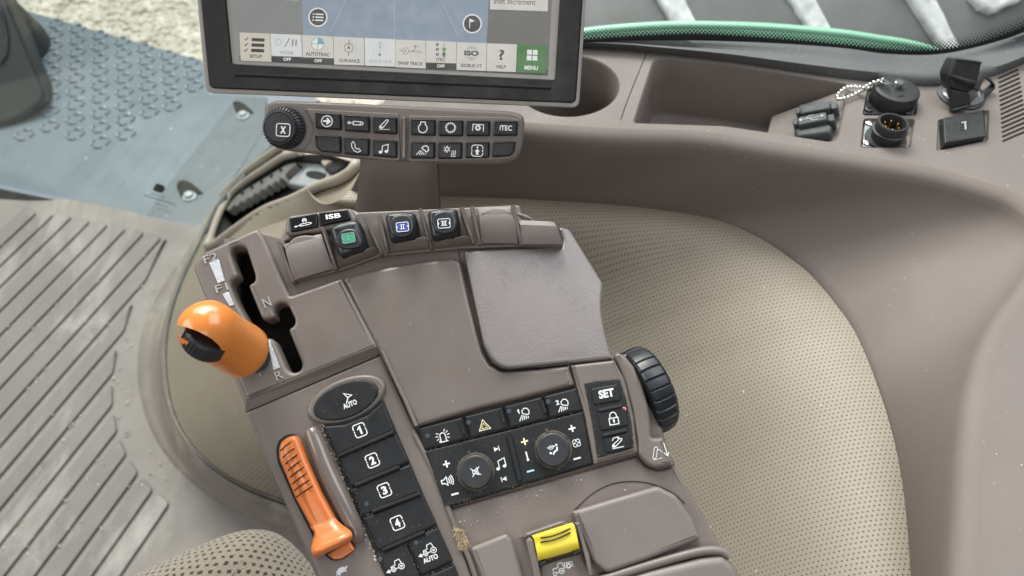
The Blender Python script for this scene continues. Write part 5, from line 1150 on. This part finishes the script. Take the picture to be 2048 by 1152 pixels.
# yellow guarded switch
asl('switch_well', rp(Z(*zy, [(480, 255), (790, 142), (860, 165), (1020, 520), (1040, 760), (640, 760), (560, 420)]), 4), -.0036, -.008, 'brown_dusty', .001)
for pts in ([(535, 290), (560, 262), (590, 280), (690, 760), (640, 760)], [(880, 160), (920, 158), (1000, 480), (1015, 520), (980, 548), (960, 400)], ):
    asl('switch_cheek', rp(Z(*zy, pts), 4), .0080, -.004, 'brown', .0016)
asl('switch_back', rp(Z(*zy, [(500, 248), (780, 150), (820, 150), (845, 168), (590, 255), (545, 275)]), 4), .003, -.004, 'brown', .0014)
rows = []
for (xl, yl, xr, yr, h) in ((578, 262, 862, 166, .002), (578, 252, 862, 160, .006), (590, 268, 880, 180, .0085), (598, 296, 888, 208, .0080), (604, 325, 893, 238, .0076), (612, 365, 903, 285, .0084), (622, 430, 915, 345, .0055), (624, 434, 916, 349, .001)):
    A_, C_ = AP.hit(*Z(*zy, [(xl, yl)])[0], h), AP.hit(*Z(*zy, [(xr, yr)])[0], h)
    rows.append([A_.lerp(C_, t) + AN*(-.0012*(1-(2*t-1)**2)) for t in [k/10 for k in range(11)]])
ysw = loft(ar, 'yellow_switch', rows, M['yellow'], sharp=60)
for o_ in (262, 292): tube(ysw, 'grip_line', smooth_curve([AP.hit(*Z(*zy, [p])[0], .0076) for p in ((640, o_+6), (720, o_-6), (800, o_-36), (850, o_-62))], 4), .0004, M['seam'], 6)
for pts in ([(628, 440), (676, 428), (680, 450), (634, 468)], [(866, 372), (922, 345), (928, 362), (870, 392)]): asl('stop_block', Z(*zy, pts), .0065, -.002, 'black', .0003)
sf = asl('switch_floor', rp(Z(*zy, [(632, 470), (690, 448), (930, 372), (985, 540), (1000, 760), (660, 760)]), 2), .0006, -.004, 'brown_dusty', .0008)
ink(sf, 'icon', AP, .0006, *Z(*zy, [(790, 478)])[0], -13, [arc(-2, -6, 5.2, n=18), arc(-2, -6, 1.5, n=8), arc(-16, -9, 3.4, n=14), [(-19, -4), (-18, 1), (-8, 2), (-6, 10), (2, 10), (4, 0)], [(-12.6, -8), (-7.4, -7)], [(6, -3), (6, 8), (22, 8), (22, -3)], gear(3.4, 8, 1.8) and [(x+14, y+1) for x, y in gear(3.2, 8, 1.8)]], M['white'], 1.5)

# lever bank
ze, zf = (540, 400, .1476), (740, 390, .20508)
asl('lever_bed', rp([(560, 484), (580, 466), (720, 424), (1040, 410), (1046, 446), (1050, 492), (925, 497), (760, 512), (690, 538), (584, 566)], 3), -.0030, -.02, 'brown', .001)
asl('switch_pod', rp(Z(*ze, [(200, 440), (205, 290), (250, 208), (650, 150), (1040, 100), (1105, 120), (1180, 240), (1150, 330), (700, 420), (260, 480)]), [4, 5, 6, 0, 8, 8, 6, 6, 0, 6]), .004, -.012, 'brown', .0022)
q = asl('rocker_key', rp(Z(*ze, [(252, 238), (640, 170), (640, 352), (275, 426)]), 3), .0064, .001, 'keyclean', .0008)
ink(q, 'icon', AP, .0064, *Z(*ze, [(450, 320)])[0], -9, [('w', 2.6, [(-18, -4), (-13, -4)]), [(-13, -3.6), (-6, -3)], [(-6, -4.6), (13, -3.4), (17, -1.6), (13, .2), (-6, -.8), (-6, -4.6)], arc(3.5, 5.4, 4, -60, 240, 12), [(3.5, 4), (3.5, 8)], [(1.5, 5), (1.5, 7)], [(5.4, 5), (5.4, 7)]], M['white'], 1.4)
q = asl('rocker_key', rp(Z(*ze, [(656, 165), (1055, 122), (1095, 252), (820, 310), (668, 345)]), 3), .0064, .001, 'keyclean', .0008)
ink(q, 'lettering', AP, .0064, *Z(*ze, [(858, 220)])[0], -8, [('t', 'ISB', 0, 0, 30, 9.5, .03)], M['white'])
def curved_cover(name, L4, hs, m='brown_soft'):
    """a blank cover that rolls over at its far end: left/right edge pixels with heights"""
    rows = []
    for (xl, yl, xr, yr), h in zip(L4, hs):
        A_, C_ = AP.hit(xl, yl, h), AP.hit(xr, yr, h); r_ = [A_.lerp(C_, k/10) + AN*(.0008*(1-(k/5-1)**6)) for k in range(11)]
        rows.append(r_ + [p - AN*.010 for p in r_[::-1]])
    return loft(ar, name, rows, M[m], closed=True, caps=True, sharp=40)
curved_cover('blank_cover', [(568, 494, 641, 470), (566, 490, 642, 468), (570, 496, 645, 476), (575, 517, 652, 498), (581, 540, 660, 520), (587, 561, 668, 537)], [.001, .0055, .0068, .0060, .0040, .0005])
asl('cover_dish', rp(Z(*ze, [(185, 660), (300, 520), (400, 480), (520, 470), (690, 500), (680, 545), (600, 580), (350, 640)]), 8), .0072, .002, 'brown', .0010)
asl('cover_slit', rp(Z(*ze, [(185, 545), (560, 410), (620, 420), (200, 575)]), 1), .0030, -.002, 'seam', .0004)
curved_cover('blank_cover', [(957, 424, 1026, 420), (956, 416, 1028, 415), (958, 428, 1028, 427), (960, 448, 1031, 447), (962, 468, 1034, 468), (964, 486, 1036, 487)], [.001, .0062, .0080, .0072, .0045, .0005])
asl('cover_dish', rp(Z(*zf, [(1070, 195), (1100, 150), (1170, 125), (1290, 122), (1370, 150), (1395, 190), (1230, 200)]), 6), .0088, .003, 'brown_soft', .0010)
curved_cover('end_cover', [(1039, 446, 1104, 446), (1038, 441, 1108, 444), (1040, 450, 1113, 453), (1042, 468, 1120, 470), (1044, 489, 1126, 489)], [-.002, .003, .0052, .0042, .0005])
def fin(a, b_, w0, w1, h, hb=.0005, m='brown'):
    """a thin upright rib from far end a to near end b"""
    A_, B2_ = Vector(a), Vector(b_); d = (B2_-A_).normalized(); n_ = Vector((-d.y, d.x)); rows = []
    for t in [k/8 for k in range(9)]:
        p = A_.lerp(B2_, t); ww = w0 + (w1-w0)*t; hh = hb + (h-hb)*(1-t)**.75
        l_, r_ = p - n_*ww, p + n_*ww
        rows.append([AP.hit(*l_, hh)-AN*(.012+hh), AP.hit(*l_, hh)-AN*.0006, AP.hit(*(p-n_*ww*.6), hh), AP.hit(*(p+n_*ww*.6), hh), AP.hit(*r_, hh)-AN*.0006, AP.hit(*r_, hh)-AN*(.012+hh)])
    loft(ar, 'rib', rows, M[m], closed=True, caps=True, sharp=35)
fin((556, 483), (586, 564), 3.2, 3.4, .009); fin((643, 453), (672, 538), 2.2, 4, .012); fin((729, 434), (764, 508), 3.0, 4.5, .010); fin((757, 430), (776, 505), 4.5, 3.5, .010)
fin((840, 417), (863, 498), 4.2, 3.2, .010); fin((923, 414), (947, 487), 5, 4, .010); fin((944, 412), (960, 489), 4.2, 3.6, .011); fin((1026, 410), (1043, 490), 4.4, 3.4, .011)
def lever(poly, inner, lab, col, roman, ang, lw=25, lh=19):
    lv = asl('lever_cap', rp(poly, 7), .0135, -.010, 'lever', .0040, seg=5)
    asl('cap_face', rp(inner, 8), .0150, .010, 'lever', .0016, par=lv, seg=4)
    c_, s_ = math.cos(rad(ang)), math.sin(rad(ang)); q = [(lab[0]+x*c_-y*s_, lab[1]+x*s_+y*c_) for x, y in ((-lw/2, -lh/2), (lw/2, -lh/2), (lw/2, lh/2), (-lw/2, lh/2))]
    asl('label', rp(q, 3), .01525, .0149, col, 0, par=lv)
    ink(lv, 'label_mark', AP, .0153, lab[0], lab[1], ang, [rbox(0, 0, lw-.8, lh-.8, 3), ('f', [(-lw/2, 4), (-lw/2+3, 0), (-lw/2, -4)]), ('f', [(lw/2, 4), (lw/2-3, 0), (lw/2, -4)])] + [('w', 1.5, [(x, -3.8), (x, 3.8)]) for x in ({1: [0], 2: [-2, 2], 3: [-3.3, 0, 3.3]}[roman])] + [('w', 1.1, [(-2.2-1.6*roman*.8, y), (2.2+1.6*roman*.8, y)]) for y in (-4.2, 4.2)], M['white' if roman != 1 else 's_pale'], 1.2)
lever(Z(*ze, [(790, 370), (900, 300), (1090, 252), (1205, 262), (1240, 400), (1290, 560), (1270, 660), (1100, 715), (940, 762), (850, 560)]), Z(*ze, [(870, 560), (930, 420), (1050, 370), (1180, 390), (1250, 540), (1240, 630), (1060, 668), (930, 640)]), (697, 476), 'green', 1, -10, 26, 20)
lever(Z(*zf, [(138, 185), (190, 158), (300, 148), (440, 162), (458, 300), (450, 400), (330, 425), (195, 442), (160, 300)]), Z(*zf, [(175, 270), (220, 200), (310, 175), (400, 190), (435, 290), (415, 385), (320, 412), (215, 400)]), (805, 454), 'blue', 2, -6)
lever(Z(*zf, [(553, 152), (610, 128), (700, 115), (852, 122), (866, 270), (835, 390), (720, 402), (602, 422), (570, 260)]), Z(*zf, [(592, 240), (630, 170), (720, 140), (810, 155), (852, 250), (830, 355), (730, 378), (640, 365)]), (888, 447), 'darklabel', 3, -4)
def scoop(pts_far, pts_near, h):
    """the curled finger rest under a lever"""
    F_, N_ = smooth_curve([Vector((*p, 0)) for p in pts_far], 5), smooth_curve([Vector((*p, 0)) for p in pts_near], 5)
    F_, N_ = resample(F_, 22), resample(N_, 22); rows = [[AP.hit(p.x, p.y+6, h*.2) for p in F_], [AP.hit(p.x, p.y+.4, h*.86) for p in F_], [AP.hit(p.x, p.y, h) for p in F_]]
    for t, hh in ((.12, .97), (.3, .82), (.55, .60), (.8, .36), (1, .12)): rows.append([AP.hit(*F_[i].lerp(N_[i], t).to_2d(), h*hh) for i in range(22)])
    rows.append([AP.hit(*N_[i].to_2d(), -.004) for i in range(22)])
    loft(ar, 'finger_rest', rows, M['brown'], sharp=50)
    # close the two ends
scoop([(674, 521), (680, 513), (710, 510), (732, 499), (744, 494), (752, 496)], [(678, 535), (690, 532), (715, 524), (735, 516), (748, 510), (755, 507)], .0085)
scoop([(778, 488), (786, 481), (808, 481), (830, 477), (846, 473), (855, 475)], [(780, 506), (790, 505), (810, 503), (830, 500), (846, 498), (857, 498)], .0080)
scoop([(865, 484), (874, 477), (893, 478), (912, 475), (930, 471), (939, 474)], [(867, 497), (875, 496), (895, 494), (912, 491), (930, 488), (941, 487)], .0075)
tube(ar, 'cable', smooth_curve([AP.hit(x, y, h) for x, y, h in ((1034, 428, -.004), (1046, 432, -.003), (1058, 437, -.003), (1068, 444, -.006))], 5), .0012, M['shelf'], 8)

# ------------------------------------------------------------------ crumbs and chaff
def crumbs(name, label, area, n, plane, h, size, m, long=False):
    geos = []; tries = 0
    while len(geos) < n and tries < n*40:
        tries += 1
        xs = [p[0] for p in area]; ys = [p[1] for p in area]; x, y = random.uniform(min(xs), max(xs)), random.uniform(min(ys), max(ys))
        if not inside((x, y), area): continue
        p = plane.hit(x, y, h); r = random.uniform(.4, 1)*size; a = random.uniform(0, 3.14)
        d = plane.u*math.cos(a) + plane.v*math.sin(a); e = plane.n.cross(d); k = random.uniform(2.5, 6) if long else random.uniform(1, 1.7)
        q = [p + d*r*k + e*r*.3, p + e*r, p - d*r*k, p - e*r*.8, p + plane.n*r*1.1, p - plane.n*r*.2]
        geos.append((q, [(0, 1, 4), (1, 2, 4), (2, 3, 4), (3, 0, 4), (1, 0, 5), (2, 1, 5), (3, 2, 5), (0, 3, 5)]))
    o = merged(None, name, geos, m, smooth=False, kind='stuff'); o['label'] = label; o['category'] = 'debris'; return o
crumbs('chaff', 'dry straw chaff caught in the corner beside the armrest keys', [(905, 1055), (925, 1060), (940, 1090), (932, 1105), (918, 1098)], 170, AP, -.0015, .00042, M['straw'], True)
crumbs('mat_crumbs', 'pale grain crumbs scattered over the ribbed floor mat', [(0, 470), (280, 470), (330, 560), (270, 760), (340, 960), (300, 1080), (0, 1140)], 210, FL, .004, .0022, M['crumb'])
crumbs('mat_straw', 'short bits of straw lying across the ribbed floor mat', [(0, 470), (250, 500), (260, 900), (200, 1100), (0, 1140)], 36, FL, .005, .0016, M['straw'], True)
crumbs('panel_crumbs', 'tiny pale crumbs along the edge of the elbow lid', [(1190, 1128), (1300, 1092), (1385, 1062), (1388, 1070), (1300, 1104), (1200, 1142)], 26, AP, -.0030, .0007, M['crumb'])
crumbs('key_crumbs', 'fine dust grains along the edges of the black key strip', [(640, 852), (648, 848), (720, 1035), (760, 1130), (752, 1130), (712, 1040)], 90, AP, -.0018, .0004, M['crumb'])
crumbs('deck_crumbs', 'small pale grains on the dusty deck below the comfort panel', [(892, 1024), (1180, 945), (1190, 960), (930, 1060), (905, 1050)], 30, AP, -.0036, .0004, M['crumb'])
def grime(name, label, lines, n, h, spread, size, m):
    """fine grains gathered along edges: lines are pixel polylines on the armrest"""
    geos = []; segs = [(a, b) for l in lines for a, b in zip(l, l[1:])]; wts = [math.dist(a, b) for a, b in segs]
    for a, b in random.choices(segs, wts, k=n):
        t = random.random(); x = a[0]+(b[0]-a[0])*t + random.gauss(0, spread); y = a[1]+(b[1]-a[1])*t + random.gauss(0, spread)
        p = AP.hit(x, y, h); r = size*random.uniform(.4, 1.2); an = random.uniform(0, 6.28); d = AP.u*math.cos(an) + AP.v*math.sin(an); e = AN.cross(d); k = random.uniform(.8, 2.2)
        q = [p + d*r*k, p + e*r, p - d*r*k, p - e*r, p + AN*r]; geos.append((q, [(0, 1, 4), (1, 2, 4), (2, 3, 4), (3, 0, 4)]))
    o = merged(None, name, geos, m, smooth=False, kind='stuff'); o['label'] = label; o['category'] = 'dust'; return o
circ = lambda cx, cy, r: [(cx+r*math.cos(k*.4), cy+r*math.sin(k*.4)) for k in range(17)]
grime('field_grime', 'tan grime gathered along the edges of the comfort panel', [[(850, 904), (890, 1015), (1040, 972), (1120, 948)], [(852, 902), (1166, 824)], circ(951.6, 943.5, 36.5), circ(1107, 899, 36.5), [(893, 1010), (980, 984)]], 520, -.0013, 2.6, .00018, M['grain'])
grime('set_grime', 'tan grime framing the black field around the SET key', [[(1168, 766), (1242, 757), (1254, 800), (1269, 895), (1194, 917), (1184, 850), (1168, 766)], [(1200, 828), (1244, 818)], [(1207, 876), (1254, 866)]], 420, .0010, 2.4, .00018, M['grain'])
grime('strip_grime', 'tan grime along the grooves of the numbered key strip', [[(645, 854), (672, 912), (705, 980), (724, 1036), (757, 1105), (775, 1150)], [(674, 914), (790, 865)], [(722, 1035), (844, 986)], [(757, 1105), (874, 1054)], [(813, 1083), (843, 1150)], [(846, 1154), (906, 1128)], ellipse(691, 800, 70, 36, -22, 20)], 520, .0001, 2.2, .00018, M['grain'])
grime('deck_grime', 'tan dust along the joints of the rear armrest deck', [[(890, 1020), (1188, 934), (1276, 910)], [(1190, 1130), (1215, 1150), (1300, 1120), (1404, 1082)], [(1030, 1075), (1050, 1140)], [(1250, 770), (1275, 850), (1290, 890)], [(935, 1095), (1012, 1065)]], 420, -.0034, 3.0, .00018, M['grain'])
